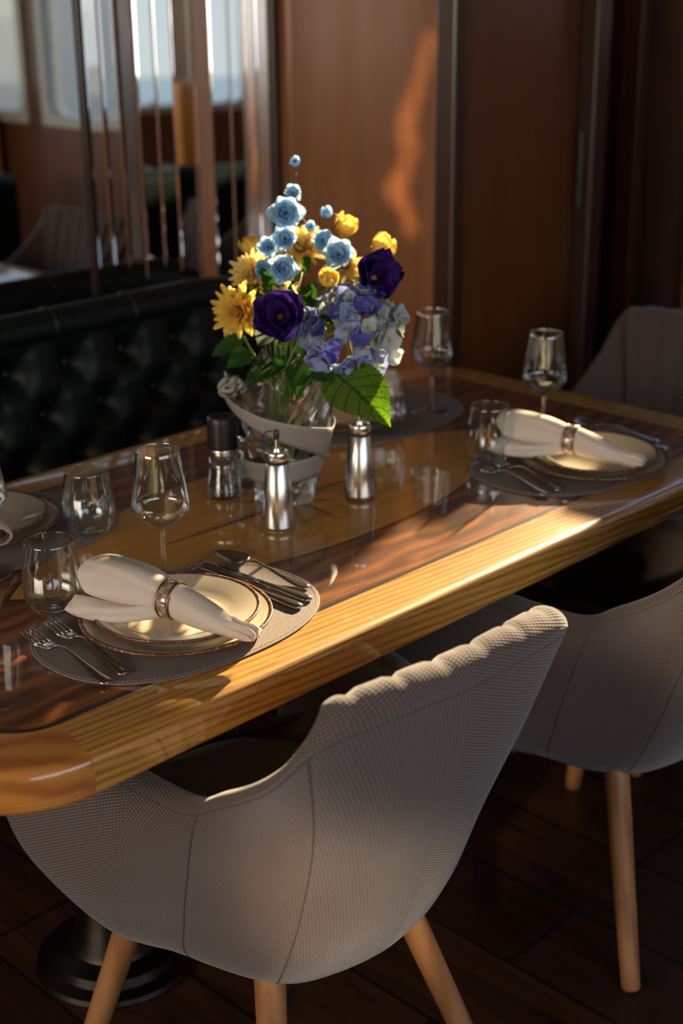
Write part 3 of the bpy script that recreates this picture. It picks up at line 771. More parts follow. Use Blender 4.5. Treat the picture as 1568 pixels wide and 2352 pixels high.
small.location = (0.890, 0.214, ZS)
PL = [(1.846, 0.185, 0.004, 'at the near right setting'), (0.895, 0.735, 0.0, 'cut by the left edge of the view'), (1.735, 0.722, 0.0, 'behind the crystal vase')]
for x, y, off, wd in PL:
    dup(big, (x, y, ZP), 0.7, 'large cream dinner plate, brown rim, lower plate %s' % wd)
    dup(small, (x+off, y+0.002, ZS), 0.7, 'smaller speckled cream plate, upper plate %s' % wd)

# ------------------------------------------------------------------ cutlery
def ribbon_path(mb, st, mats=0):
    """st: list of (y, z, halfwidth, thick) ; flat-ish bar with elliptical section"""
    n = 12; vs = []; fs = []
    for (y, z, w, th) in st:
        for k in range(n):
            a = 2*PI*k/n; vs.append((w*math.cos(a), y, z+th*math.sin(a)))
    for i in range(len(st)-1):
        for k in range(n): fs.append((i*n+k, (i+1)*n+k, (i+1)*n+(k+1) % n, i*n+(k+1) % n))
    fs.append(tuple(range(n))); fs.append(tuple((len(st)-1)*n+k for k in range(n))[::-1]); mb.add(vs, fs)
HANDLE = [(-0.100, 0.0030, 0.004, 0.0010), (-0.0985, 0.0030, 0.0075, 0.0018), (-0.092, 0.0032, 0.0098, 0.0020), (-0.075, 0.0042, 0.0088, 0.0019), (-0.05, 0.0075, 0.0060, 0.0018), (-0.02, 0.0125, 0.0036, 0.0019), (0.005, 0.0150, 0.0030, 0.0020), (0.022, 0.0120, 0.0032, 0.0019), (0.030, 0.0085, 0.0042, 0.0015)]
def make_fork(label):
    t = thing('dinner_fork', label, 'fork', (0,0,0), 0, 'forks')
    mb = MB(); ribbon_path(mb, HANDLE); mb.build('handle', M_steel, t)
    mb = MB(); ribbon_path(mb, [(0.026, 0.0095, 0.004, 0.0014), (0.034, 0.0065, 0.0085, 0.0012), (0.042, 0.0045, 0.0118, 0.0011), (0.052, 0.0038, 0.0123, 0.0010), (0.058, 0.0040, 0.0120, 0.0009)])
    head_o = mb.build('fork_head', M_steel, t)
    for k in range(4):
        x = -0.0103+k*0.00687; mb = MB()
        mb.tube([(x, 0.054, 0.0040), (x, 0.068, 0.0042), (x*0.98, 0.085, 0.0062), (x*0.95, 0.099, 0.0100)], [0.0019, 0.0017, 0.0014, 0.0006], 8)
        mb.build('tine', M_steel, head_o)
    return t
ZC = TT+0.0032
fork = make_fork('outer dinner fork at the left of the nearest setting'); fork.location = (0.716, 0.234, ZC); fork.rotation_euler = (0, 0, math.radians(-3))
dup(fork, (0.752, 0.238, ZC), math.radians(-6), 'inner dinner fork beside the nearest plate')
dup(fork, (1.674, 0.246, ZC), math.radians(-11), 'outer dinner fork at the near right setting'); dup(fork, (1.712, 0.240, ZC), math.radians(-12), 'inner dinner fork at the near right setting, next to the plate')
def make_spoon(label):
    t = thing('table_spoon', label, 'spoon', (0,0,0), 0, 'spoons')
    mb = MB(); ribbon_path(mb, HANDLE); mb.build('handle', M_steel, t)
    N, K = 8, 28; vs = []; fs = []
    for sgn, off in ((1, 0), (-1, -0.0011)):
        for i in range(N+1):
            r = i/N
            for k in range(K):
                a = 2*PI*k/K; sh = 1-0.16*math.sin(a); x = 0.0205*r*math.cos(a)*sh; y = 0.060+0.0335*r*math.sin(a); z = 0.0105-0.0090*(1-r*r)+off+0.0022*max(0, -math.sin(a))*r
                vs.append((x, y, z))
    B = (N+1)*K
    for i in range(N):
        for k in range(K):
            k2 = (k+1) % K
            fs.append((i*K+k, (i+1)*K+k, (i+1)*K+k2, i*K+k2)); fs.append((B+i*K+k2, B+(i+1)*K+k2, B+(i+1)*K+k, B+i*K+k))
    for k in range(K): k2 = (k+1) % K; fs.append((N*K+k, B+N*K+k, B+N*K+k2, N*K+k2))
    mesh_obj('spoon_bowl', vs, fs, M_steel, t); return t
spoon = make_spoon('soup spoon with its bowl off the nearest placemat, lying over a knife'); spoon.location = (1.088, 0.262, ZC+0.001); spoon.rotation_euler = (0.0, 0, math.radians(3))
dup(spoon, (2.035, 0.268, ZC), math.radians(3), 'soup spoon behind the plate at the near right setting')
def make_knife(label):
    t = thing('table_knife', label, 'knife', (0,0,0), 0, 'knives')
    mb = MB(); ribbon_path(mb, [(-0.112, 0.004, 0.004, 0.002), (-0.110, 0.004, 0.0085, 0.0032), (-0.10, 0.0042, 0.0098, 0.0036), (-0.06, 0.0042, 0.0075, 0.0034), (-0.02, 0.0045, 0.0055, 0.0033), (-0.005, 0.0045, 0.0052, 0.0030)]); mb.build('handle', M_steel, t)
    mb = MB(); ribbon_path(mb, [(-0.006, 0.0045, 0.0052, 0.0028), (0.002, 0.0042, 0.0075, 0.0012), (0.03, 0.0040, 0.0090, 0.0008), (0.08, 0.0040, 0.0095, 0.0007), (0.105, 0.0040, 0.0075, 0.0006), (0.115, 0.0040, 0.002, 0.0004)]); mb.build('blade', M_steel, t)
    return t
knife = make_knife('table knife nearest the spoon at the nearest setting'); knife.location = (1.058, 0.240, ZC); knife.rotation_euler = (0, 0, math.radians(4))
dup(knife, (1.0325, 0.232, ZC), math.radians(3), 'table knife half under the nearest plate rim')
dup(knife, (2.000, 0.240, ZC), math.radians(3), 'table knife right of the plate at the near right setting')

# ------------------------------------------------------------------ glassware
def make_wineglass(label):
    t = thing('wine_glass', label, 'glass', (0,0,0), 0, 'wine glasses')
    outer = [(0.0235, 0.1005), (0.0345, 0.1105), (0.0405, 0.1190), (0.0422, 0.1270), (0.0415, 0.1380), (0.0385, 0.160), (0.0350, 0.185), (0.0315, 0.2115)]
    low = [(0.0038, 0.0860), (0.0062, 0.0885), (0.0135, 0.0935), (0.0235, 0.1005)]
    inner = [(0.0307, 0.2115), (0.0340, 0.185), (0.0374, 0.160), (0.0404, 0.138), (0.0410, 0.127), (0.0390, 0.1195), (0.033, 0.1125), (0.022, 0.1035), (0.010, 0.0975), (0.0, 0.0962)]
    def dens(P, n): return [tuple(crom(P, k/n)) for k in range(n+1)]
    mb = MB(); mb.lathe(low+dens(outer, 24)[1:]+[(0.0311, 0.2121)]+dens(inner, 24), 64); mb.build('bowl', M_glass, t)
    mb = MB(); mb.lathe([(0.0385, 0.0006), (0.0385, 0.0016), (0.030, 0.0026), (0.015, 0.0042), (0.0070, 0.0070), (0.0042, 0.014), (0.0036, 0.03), (0.0036, 0.075), (0.0042, 0.0870)], 32)
    mb.build('stem', M_crystal, t)
    mb = MB(); mb.lathe([(0.0, 0.0), (0.038, 0.0), (0.0392, 0.0008), (0.0380, 0.0018)], 48); mb.build('foot', M_glass, t)
    return t
GZ = TT+0.0002
wg = make_wineglass('wine glass standing behind the nearest napkin'); wg.location = (0.962, 0.3305, TT+0.0032)
dup(wg, (1.9030, 0.3435, TT+0.0032), 0, 'wine glass behind the napkin at the near right setting')
dup(wg, (1.898, 0.622, TT+0.0032), 0, 'farthest wine glass, on the bench side in front of the wood panel')
dup(wg, (0.800, 0.560, TT+0.0032), 0, 'wine glass sliced by the left edge of the view')
def make_tumbler(label):
    t = thing('stemless_tumbler', label, 'glass', (0,0,0), 0, 'stemless tumblers')
    P = [(0.0225, 0.0010), (0.031, 0.007), (0.0385, 0.020), (0.0420, 0.036), (0.0422, 0.050), (0.0400, 0.075), (0.0362, 0.098), (0.0345, 0.1090)]
    Q = [(0.0336, 0.1090), (0.0353, 0.098), (0.0390, 0.075), (0.0411, 0.050), (0.0408, 0.037), (0.0370, 0.022), (0.0285, 0.0105), (0.015, 0.0070), (0.0, 0.0085)]
    mb = MB(); mb.lathe([(0, 0.0022), (0.012, 0.0016), (0.019, 0.0), (0.0225, 0.0010)]+[tuple(crom(P, k/28)) for k in range(1, 29)]+[(0.0341, 0.1096)]+[tuple(crom(Q, k/28)) for k in range(29)], 64)
    o = mb.build('glass_body', M_glass, t); return t
tb = make_tumbler('stemless glass tumbler left of the nearest napkin'); tb.location = (0.794, 0.372, TT+0.0032)
dup(tb, (1.010, 0.581, TT+0.0032), 0, 'stemless glass tumbler between the left edge plate and the wine glass')
dup(tb, (1.7265, 0.333, TT+0.0032), 0, 'stemless glass tumbler left of the near right napkin')
dup(tb, (1.735, 0.600, TT+0.0032), 0, 'stemless glass tumbler half hidden by the big green leaf')

# ------------------------------------------------------------------ napkins
def make_napkin(loc, rz, label, tilt=0.0):
    """rolled linen: flared open end at +y, narrow folded tip at -y"""
    t = thing('rolled_napkin', label, 'napkin', loc, rz, 'rolled napkins')
    rnd = random.Random(3)
    #      y, z, rx, rz
    ST = [(0.150, 0.050, 0.047, 0.024), (0.135, 0.049, 0.046, 0.027), (0.105, 0.047, 0.043, 0.029), (0.070, 0.045, 0.038, 0.029), (0.035, 0.042, 0.031, 0.026), (0.012, 0.040, 0.0232, 0.0225), (0.0, 0.040, 0.0222, 0.0222), (-0.012, 0.039, 0.0232, 0.0225),
          (-0.04, 0.035, 0.0235, 0.021), (-0.075, 0.029, 0.0205, 0.0175), (-0.105, 0.024, 0.0155, 0.0130), (-0.125, 0.021, 0.0105, 0.0095), (-0.135, 0.020, 0.0095, 0.0100), (-0.148, 0.020, 0.0130, 0.0075), (-0.156, 0.019, 0.0135, 0.0035)]
    K, N = 64, 70; vs = []; fs = []
    for i in range(N+1):
        f = i/N; y, z, rx, rzz = crom(ST, f); y *= 0.80 if y > 0 else 0.88
        amp = 0.10*min(1, abs(y)/0.03)*(1.0 if y > 0 else 0.55)
        for k in range(K):
            a = 2*PI*k/K
            w = 1+amp*(0.5*math.sin(3*a+y*14+1.0)+0.35*math.sin(5*a-y*22)+0.3*math.sin(2*a+y*30))
            step = 0.0028*(1 if 0 < (a+y*3.2) % (2*PI) < 2.4 else 0)                  # overlapping edge of the roll
            x = (rx*w+step)*math.cos(a); zz = z+(rzz*w+step)*math.sin(a)
            yy = y
            if y > 0.08: yy += 0.012*math.sin(a+0.6)*(y-0.08)/0.05+0.026*max(0, math.cos(a-2.5))**3*((y-0.08)/0.05)**2
            if y < -0.10: zz += 0.002*math.sin(7*a)
            vs.append((x+0.006*math.sin(y*18), yy, max(zz, 0.002)))
    for i in range(N):
        for k in range(K): fs.append((i*K+k, i*K+(k+1) % K, (i+1)*K+(k+1) % K, (i+1)*K+k))
    fs.append(tuple(N*K+k for k in range(K)))
    o = mesh_obj('cloth_roll', vs, fs, M_cloth, t); md = o.modifiers.new('solid', 'SOLIDIFY'); md.thickness = 0.0012
    # inner spiral seen at the flared end
    mb = MB(); vv = []; ff = []; S = 60
    for i in range(S+1):
        a = i/S*2*PI*1.6; r = 1-0.55*i/S
        for y in (0.126, 0.085):
            vv.append((0.030*r*math.cos(a), y+0.006*math.sin(a), 0.046+0.019*r*math.sin(a)))
    for i in range(S): ff.append((2*i, 2*i+1, 2*i+3, 2*i+2))
    o = mesh_obj('inner_fold', vv, ff, M_cloth, t); md = o.modifiers.new('solid', 'SOLIDIFY'); md.thickness = 0.0012
    # lower loose fold on the camera side
    vv = []; ff = []; K2 = 36; N2 = 40
    S2 = [(0.164, 0.0235, 0.017, 0.010, -0.050), (0.14, 0.023, 0.020, 0.0135, -0.051), (0.10, 0.022, 0.0185, 0.013, -0.047), (0.06, 0.023, 0.016, 0.0125, -0.036), (0.025, 0.026, 0.014, 0.012, -0.018), (0.004, 0.028, 0.010, 0.009, -0.010)]
    for i in range(N2+1):
        y, z, rx, rzz, xo = crom(S2, i/N2); y *= 0.88; xo *= 0.85
        for k in range(K2):
            a = 2*PI*k/K2; w = 1+0.10*math.sin(3*a+y*20)+0.07*math.sin(4*a-y*33)
            yy = y+(0.014*math.cos(a+0.9)*max(0, (y-0.11)/0.045))
            vv.append((xo+rx*w*math.cos(a), yy, max(0.004, z+rzz*w*math.sin(a))))
    for i in range(N2):
        for k in range(K2): ff.append((i*K2+k, i*K2+(k+1) % K2, (i+1)*K2+(k+1) % K2, (i+1)*K2+k))
    o = mesh_obj('loose_fold', vv, ff, M_cloth, t); md = o.modifiers.new('solid', 'SOLIDIFY'); md.thickness = 0.0012
    return t
def make_ring(loc, rz, label):
    t = thing('napkin_ring', label, 'napkin ring', loc, rz, 'napkin rings'); n = 48; W = 0.0095; R0 = 0.0262
    vs = []; fs = []; uv = []
    for j, (yy, r) in enumerate(((-W, R0), (-W*0.4, R0+0.0008), (W*0.4, R0+0.0008), (W, R0), (W, R0-0.0015), (-W, R0-0.0015))):
        for k in range(n): a = 2*PI*k/n; vs.append((r*math.cos(a), yy, r*math.sin(a))); uv.append((k/n, (yy+W)/(2*W)))
    for j in range(6):
        for k in range(n): j2 = (j+1) % 6; fs.append((j*n+k, j*n+(k+1) % n, j2*n+(k+1) % n, j2*n+k))
    mesh_obj('pearl_band', vs, fs, M_pearl, t, uvs=uv)
    for yy in (-W, W):
        mb = MB(); mb.tube([(R0*math.cos(2*PI*k/n), yy, R0*math.sin(2*PI*k/n)) for k in range(n+1)], 0.0013, 8, cap=False); mb.build('metal_edge', M_brass, t)
    return t
NZ = ZS+0.0045
# near right-hand end of the roll points to the near table edge
def napkin_set(x, y, ang, l1, l2, first=None, z=NZ):
    rz = math.radians(ang)
    if first is None: a = make_napkin((x, y, z), rz, l1); b = make_ring((x, y, z+0.0405), rz, l2); return a, b
    dup(first[0], (x, y, z), rz, l1); dup(first[1], (x, y, z+0.0405), rz, l2)
ns = napkin_set(0.861, 0.186, 15, 'ivory linen napkin rolled across the nearest plates', 'pearl napkin ring with brass edges on the nearest napkin')
napkin_set(1.806, 0.205, 15, 'ivory linen napkin rolled across the near right plates', 'pearl napkin ring on the near right napkin, out of focus', ns)
napkin_set(0.866, 0.742, 158, 'ivory linen napkin with its flared end showing at the left edge', 'pearl napkin ring on the napkin at the left edge', ns)
napkin_set(1.730, 0.742, 235, 'ivory linen napkin peeking out right of the leaf, behind the tumbler', 'pearl napkin ring on the napkin behind the vase', ns)

# ------------------------------------------------------------------ bottles and mills
def make_bottle(label):
    t = thing('steel_oil_bottle', label, 'bottle', (0,0,0), 0, 'steel pourer bottles')
    mb = MB(); mb.lathe([(0.0, 0.003), (0.0275, 0.003), (0.0287, 0.005), (0.0287, 0.009), (0.0186, 0.113), (0.0175, 0.1145), (0, 0.1145)], 64); mb.build('steel_cone', M_brushed, t, auto=35)
    mb = MB(); mb.lathe([(0.0, 0.0), (0.0262, 0.0), (0.0270, 0.0015), (0.0265, 0.0032), (0, 0.0032)], 48); mb.build('glass_base', M_glass, t)
    mb = MB(); mb.lathe([(0.0, 0.114), (0.0186, 0.114), (0.0192, 0.1160), (0.0186, 0.118), (0, 0.118)], 48); mb.build('rubber_ring', M_blackp, t)
    mb = MB(); mb.lathe([(0.0, 0.118), (0.0190, 0.118), (0.0193, 0.1195), (0.0193, 0.1315), (0.0185, 0.133), (0.0165, 0.1332), (0.015, 0.1305), (0.009, 0.1295), (0.0072, 0.1330), (0.0062, 0.1385), (0, 0.1385)], 48); mb.build('collar', M_brushed, t, auto=35)
    mb = MB(); mb.lathe([(0.0, 0.136), (0.0042, 0.136), (0.0036, 0.142), (0.0032, 0.162), (0.0, 0.162)], 20); mb.build('spout', M_steel, t, auto=40)
    return t
bt = make_bottle('brushed steel oil bottle with a black capped spout, left of the two'); bt.location = (1.240, 0.380, TT+0.001)
b2 = dup(bt, (1.437, 0.384, TT+0.001), 0, 'brushed steel oil bottle with an open spout under the big leaf')
mb = MB(); mb.lathe([(0.0, 0.153), (0.0044, 0.153), (0.0048, 0.156), (0.0048, 0.166), (0.0035, 0.1685), (0, 0.1685)], 20)
cp = mb.build('spout_cap', M_blackp, bt, auto=40)
mb = MB(); pts = []
for k in range(20):
    a = math.radians(70+215*k/19); pts.append((-0.010*0.72+0.0125*math.cos(a)*0.72, 0.010*0.70-0.0125*math.cos(a)*0.70, 0.1545+0.0120*math.sin(a)))
mb.tube(pts, 0.0011, 8); mb.build('cap_strap', M_blackp, cp)
def make_mill(label, fill, fill2):
    t = thing('spice_mill', label, 'mill', (0,0,0), 0, 'glass spice mills')
    mb = MB(); mb.lathe([(0, 0.001), (0.029, 0.0005), (0.0315, 0.004), (0.0315, 0.010), (0.0295, 0.03), (0.0255, 0.055), (0.0240, 0.076), (0.0228, 0.076), (0.0243, 0.055), (0.0282, 0.03), (0.0300, 0.010), (0.0290, 0.006), (0, 0.006)], 48); mb.build('glass_jar', M_glass, t)
    mb = MB(); mb.lathe([(0, 0.076), (0.0248, 0.076), (0.0252, 0.078), (0.0252, 0.087), (0.0246, 0.0885), (0, 0.0885)], 48); mb.build('steel_band', M_brushed, t, auto=35)
    mb = MB(); mb.lathe([(0, 0.0885), (0.0262, 0.0885), (0.0266, 0.091), (0.0252, 0.135), (0.0245, 0.143), (0.0225, 0.1455), (0.0200, 0.1435), (0.010, 0.1405), (0, 0.1405)], 48); mb.build('black_cap', M_blackp, t, auto=40)
    r = random.Random(5); mb = MB()
    for k in range(230):
        z = 0.009+r.random()**1.1*0.030; R = (0.0282-(z-0.006)*0.05-0.0025)*math.sqrt(r.random()); a = r.random()*2*PI
        mb.ball((R*math.cos(a), R*math.sin(a), z), 0.0024, 0 if r.random() < 0.72 else 1, 6, 4)
    o = mb.build('spice_filling', [fill, fill2], t); o['kind'] = 'stuff'
    return t
ml = make_mill('pepper mill with black cap and peppercorns, left of the crystal vase', M_pepper, M_pepper2); ml.location = (1.282, 0.563, TT+0.001)
m2_ = make_mill('salt mill filled with white salt, tucked behind the crystal vase', M_salt, M_salt); m2_.location = (1.365, 0.595, TT+0.001)

# ------------------------------------------------------------------ crystal vase
VX, VY = 1.345, 0.475; VB = TT+0.0012
def vase_r(z): return 0.046+0.050*(z/0.225)**1.15
vase = thing('crystal_vase', 'heavy cut crystal vase with a jagged twisted rim holding the bouquet', 'vase', (VX, VY, VB))
def vase_mesh():
    n = 10; NZ_ = 4; vs = []; fs = []
    H = 0.215
    def pt(k, f, r_off, inner=False):
        tw = 1.15*f; a = 2*PI*k/n+tw; alt = 1 if k % 2 == 0 else -1
        top = H+(0.021*alt+0.008*math.sin(2.3*k+0.8))
        z0 = 0.022 if inner else 0.0; z = z0+(top-z0)*f
        r = vase_r(z)*(1+0.12*alt*(0.5+0.5*math.sin(PI*f*1.0+0.4)))-r_off
        r += 0.004*math.sin(5*f*PI+k*1.7)
        return (r*math.cos(a), r*math.sin(a), z)
    rings = []
    for j in range(NZ_+1): rings.append([pt(k, j/NZ_, 0) for k in range(n)])
    for j in range(NZ_, -1, -1): rings.append([pt(k, j/NZ_, 0.0085-0.002*(j/NZ_), True) for k in range(n)])
    vs = [(0, 0, 0.0)]+[p for r in rings for p in r]+[(0, 0, 0.020)]
    R_ = len(rings)
    for i in range(R_-1):
        for k in range(n):
            k2 = (k+1) % n; a, b, c, d = 1+i*n+k, 1+i*n+k2, 1+(i+1)*n+k2, 1+(i+1)*n+k
            if (i+k) % 2: fs += [(a, b, c), (a, c, d)]
            else: fs += [(a, b, d), (b, c, d)]
    for k in range(n): fs.append((0, 1+(k+1) % n, 1+k)); L = 1+(R_-1)*n; fs.append((L+k, L+(k+1) % n, len(vs)-1))
    return mesh_obj('glass_body', vs, fs, M_crystal, vase, smooth=False)
vase_mesh()
# ribbon wound round the vase
ribbon = thing('glitter_ribbon', 'grey glitter ribbon band wound round the crystal vase', 'ribbon', (VX, VY, VB))
def band(a0, a1, z0, z1, w0, w1, off, name, bulge=0.0):
    N = 48; J = 6; vs = []; fs = []
    for i in range(N+1):
        f = i/N; a = math.radians(a0+(a1-a0)*f); zc = z0+(z1-z0)*min(1, f*1.25)**0.85; w = w0+(w1-w0)*f
        for j in range(J+1):
            z = zc+w*(j/J-0.5); r = vase_r(max(0.0, z))*1.085+off+bulge*math.sin(PI*f)
            vs.append((r*math.cos(a), r*math.sin(a), z))
    W = J+1
    for i in range(N):
        for j in range(J): fs.append((i*W+j, (i+1)*W+j, (i+1)*W+j+1, i*W+j+1))
    o = mesh_obj(name, vs, fs, M_ribbon, ribbon); md = o.modifiers.new('s', 'SOLIDIFY'); md.thickness = 0.0012; return o
band(-212, -28, 0.200, 0.108, 0.016, 0.066, 0.006, 'ribbon_sash', 0.004)
band(-222, -26, 0.058, 0.074, 0.036, 0.044, 0.004, 'ribbon_band')
band(-30, 140, 0.078, 0.065, 0.046, 0.036, 0.004, 'ribbon_band')
mb = MB()
for k, (dx, dy, dz, r) in enumerate([(0, 0, 0, 0.012), (0.014, -0.010, 0.004, 0.010), (-0.006, -0.004, 0.010, 0.011), (0.006, -0.012, 0.012, 0.009)]):
    a = math.radians(-208); c = (0.094*math.cos(a)+dx, 0.094*math.sin(a)+dy, 0.204+dz)
    pts = [(c[0]+r*math.cos(q)*0.8, c[1]-r*math.cos(q)*0.6+r*0.4*math.sin(2*q), c[2]+r*math.sin(q)) for q in [2*PI*i/16 for i in range(17)]]
    mb.tube(pts, 0.0042, 8)
mb.build('ribbon_knot', M_ribbon, ribbon)

# ------------------------------------------------------------------ bouquet
def basis(nrm):
    q = V(nrm).normalized().to_track_quat('Z', 'Y'); return q.to_matrix().to_4x4()
def petal(mb, L, W, az, open_, cup=0.3, wave=0.0, m=0, z0=0.0, nl=7, nw=5, tipw=0.35, ph=0.0, r0=0.0, curl=0.0):
    """petal along +radial at azimuth az; open_ = angle from axis (0 closed .. 90 flat .. >90 drooping)"""
    vs = []; fs = []; uv = []
    for i in range(nl+1):
        f = i/nl; ang = math.radians(open_)*(0.55+0.45*f)-cup*0.6*f*f-curl*f*f
        if i == 0: r = r0; z = z0
        else: r += L/nl*math.sin(ang); z += L/nl*math.cos(ang)
        w = W*(math.sin(PI*min(1, f**0.75*0.92+0.04))**0.7 if tipw > 0.2 else math.sin(PI*(f*0.93+0.05))**0.8)
        for j in range(nw+1):
            s = (j/nw-0.5)*2; x = w*0.5*s
            zz = z+cup*w*0.35*s*s+wave*L*0.08*math.sin(6*f+5*s+ph)
            rr = r-cup*w*0.25*s*s*math.cos(ang)
            vs.append((rr*math.cos(az)-x*math.sin(az), rr*math.sin(az)+x*math.cos(az), zz)); uv.append((f, j/nw))
    W_ = nw+1
    for i in range(nl):
        for j in range(nw): fs.append((i*W_+j, (i+1)*W_+j, (i+1)*W_+j+1, i*W_+j+1))
    mb.add(vs, fs, uv, m)
def place(mb, c, nrm, start=0): mb.xform(Matrix.Translation(V(c)) @ basis(nrm), start)
VTOP = V((VX, VY, TT+0.20))
def stem_to(mb, p, nrm, r=0.0022, m=2):
    p = V(p); base = V((VX+random.uniform(-.03,.03), VY+random.uniform(-.03,.03), TT+0.04)); mid = VTOP+V((random.uniform(-.04,.04), random.uniform(-.04,.04), 0.0))
    q = p-V(nrm).normalized()*0.03
    pts = [crom([tuple(base), tuple(mid), tuple(q), tuple(p)], k/14) for k in range(15)]; mb.tube(pts, r, 6, m)
CAMN = V((-0.66, -0.66, 0.35))
def flower_obj(name, label, cat, c, nrm, builder, mats, group=None, stem=True, r=0.002):
    mb = MB(); builder(mb); place(mb, c, nrm)
    if stem: stem_to(mb, c, nrm, r, 1)
    o = mb.build(name, mats, None); md = o.modifiers.new('s', 'SUBSURF'); md.levels = 1; md.render_levels = 1
    return tag(o, label, cat, group)
rr = random.Random(11)
def chrys(R, n, rows, wid=0.20):
    def b(mb):
        for k in range(rows):
            for i in range(n):
                a = 2*PI*(i+0.5*(k % 2))/n+rr.uniform(-.08,.08); L = R*(1-0.17*k)*rr.uniform(.9,1.08)
                petal(mb, L, R*wid*1.45, a, 96-22*k+rr.uniform(-14,14), 0.5, 0.6, 0, 0.002*k, 6, 4, 0.5, rr.random()*6)
        mb.ball((0, 0, 0.004), R*0.16, 2, 10, 6, (1, 1, 0.6))
    return b
def bud(R, n=8, rows=4):
    def b(mb):
        for k in range(rows):
            for i in range(n):
                a = 2*PI*(i+0.5*(k % 2))/n+rr.uniform(-.1,.1)
                petal(mb, R*(2.1-0.12*k)*rr.uniform(.9,1.1), R*1.0, a, 78-14*k+rr.uniform(-6,6), 0.3, 0.3, 0, -R*0.7, 7, 4, 0.5, rr.random()*6, R*0.10, 1.75)
        for i in range(6): petal(mb, R*0.9, R*0.5, i*PI/3, 62, -0.3, 0, 1, -R*0.7, 5, 3, 0.5)
    return b
def blossom(R, n=6, rows=3):
    def b(mb):
        for k in range(rows):
            for i in range(n):
                a = 2*PI*(i+0.5*k)/n+rr.uniform(-.1,.1)
                petal(mb, R*(1.05-0.20*k)*rr.uniform(.9,1.08), R*1.05, a, 80-20*k+rr.uniform(-12,12), 0.6, 1.1, 0, 0.001*k, 7, 6, 0.5, rr.random()*6)
        for i in range(7): a = rr.random()*6.3; mb.tube([(0,0,0), (R*.14*math.cos(a), R*.14*math.sin(a), R*0.30)], R*0.018, 4, 2)
    return b
def anemone(R):
    def b(mb):
        for k in range(2):
            for i in range(5-k):
                a = 2*PI*i/(5-k)+0.6*k+rr.uniform(-.25,.25)
                petal(mb, R*(1.12-0.17*k)*rr.uniform(.85,1.12), R*rr.uniform(1.15,1.45), a, 80-26*k+rr.uniform(-14,12), 0.7, 1.5, 0, 0.002*k, 10, 8, 0.5, rr.random()*6, 0, rr.uniform(-.5,.5))
        mb.ball((0, 0, 0.006), R*0.16, 2, 10, 6)
    return b
M_core = flat('orange_core', (0.45, 0.12, 0.03), 0.8); M_ycore = flat('dark_core', (0.08, 0.04, 0.01), 0.8)
flower_obj('chrysanthemum', 'large open yellow chrysanthemum at the left of the bouquet', 'flower', (1.322, 0.545, 1.073), (-0.95, -0.32, 0.15), chrys(0.054, 20, 4), [P_yel, M_stalk, M_ycore])
flower_obj('chrysanthemum', 'pale yellow chrysanthemum near the top centre of the bouquet, behind the blue blossoms', 'flower', (1.505, 0.590, 1.140), (-0.5, -0.5, 0.8), chrys(0.056, 20, 5), [P_pale, M_stalk, M_ycore])
flower_obj('chrysanthemum', 'pale yellow chrysanthemum behind the blue blossoms at the left of the bouquet', 'flower', (1.395, 0.590, 1.115), (-0.8, -0.3, 0.4), chrys(0.048, 18, 4), [P_pale, M_stalk, M_ycore])
flower_obj('chrysanthemum', 'half hidden yellow chrysanthemum above the left purple anemone', 'flower', (1.375, 0.500, 1.090), (-0.7, -0.6, 0.3), chrys(0.040, 16, 4), [P_pale, M_stalk, M_ycore])
flower_obj('chrysanthemum', 'pale yellow chrysanthemum behind the right purple anemone and blue blossom', 'flower', (1.500, 0.480, 1.125), (-0.3, -0.6, 0.7), chrys(0.042, 16, 4), [P_pale, M_stalk, M_ycore])
for (c, R, nrm, lb) in [((1.438,0.643,1.150), 0.017, (-0.5,0.2,0.9), 'yellow bud flower at the upper left of the bouquet'), ((1.531,0.508,1.187), 0.019, (0.25,-0.25,0.9), 'yellow bud flower at the top of the bouquet, right of the small blue bud'),
                        ((1.536,0.429,1.160), 0.020, (0.45,-0.45,0.75), 'yellow bud flower at the upper right, above the purple anemone'), ((1.362,0.380,1.141), 0.016, (-0.35,-0.55,0.75), 'round yellow bud in the middle of the bouquet'),
                        ((1.382,0.603,1.111), 0.009, (-0.6,0.1,0.7), 'tiny yellow bud above the big left chrysanthemum')]:
    flower_obj('yellow_bud', lb, 'flower', c, nrm, bud(R*1.15), [P_yel, M_stalk], 'yellow bud flowers')
for (c, R, nrm, lb) in [((1.287,0.413,1.088), 0.044, (-0.62,-0.55,0.35), 'dark purple anemone at the lower left of the bouquet'), ((1.454,0.373,1.130), 0.044, (-0.25,-0.75,0.40), 'dark purple anemone at the right of the bouquet')]:
    flower_obj('purple_anemone', lb, 'flower', c, nrm, anemone(R*1.12), [P_pur, M_stalk, M_core], 'purple anemones')
BL = [((1.4736,0.567,1.3011), .0115, 0.5, 'tiny round blue bud at the very top of the bouquet'), ((1.4562,0.557,1.250), .015, 0.6, 'small blue blossom just below the topmost bud'), ((1.4099,0.5304,1.2267), .028, 0.2, 'large pale blue blossom high on the left twig'),
      ((1.4883,0.5081,1.2196), .0125, 0.7, 'small blue bud high on the right twig'), ((1.4625,0.5224,1.1978), .0125, 0.5, 'small blue blossom between the two twigs'), ((1.4007,0.5169,1.1845), .021, 0.4, 'blue blossom under the large upper one'),
      ((1.3914,0.5491,1.1703), .018, 0.3, 'blue blossom beside the upper left yellow bud'), ((1.471,0.5021,1.1761), .019, 0.3, 'blue blossom left of the top yellow bud'), ((1.4555,0.4477,1.1591), .026, 0.5, 'large blue blossom above the purple anemone'),
      ((1.3615,0.5311,1.1373), .020, 0.2, 'blue blossom left of centre, above the big chrysanthemum'), ((1.3481,0.4751,1.1494), .025, 0.2, 'large blue blossom in the left middle of the bouquet')]
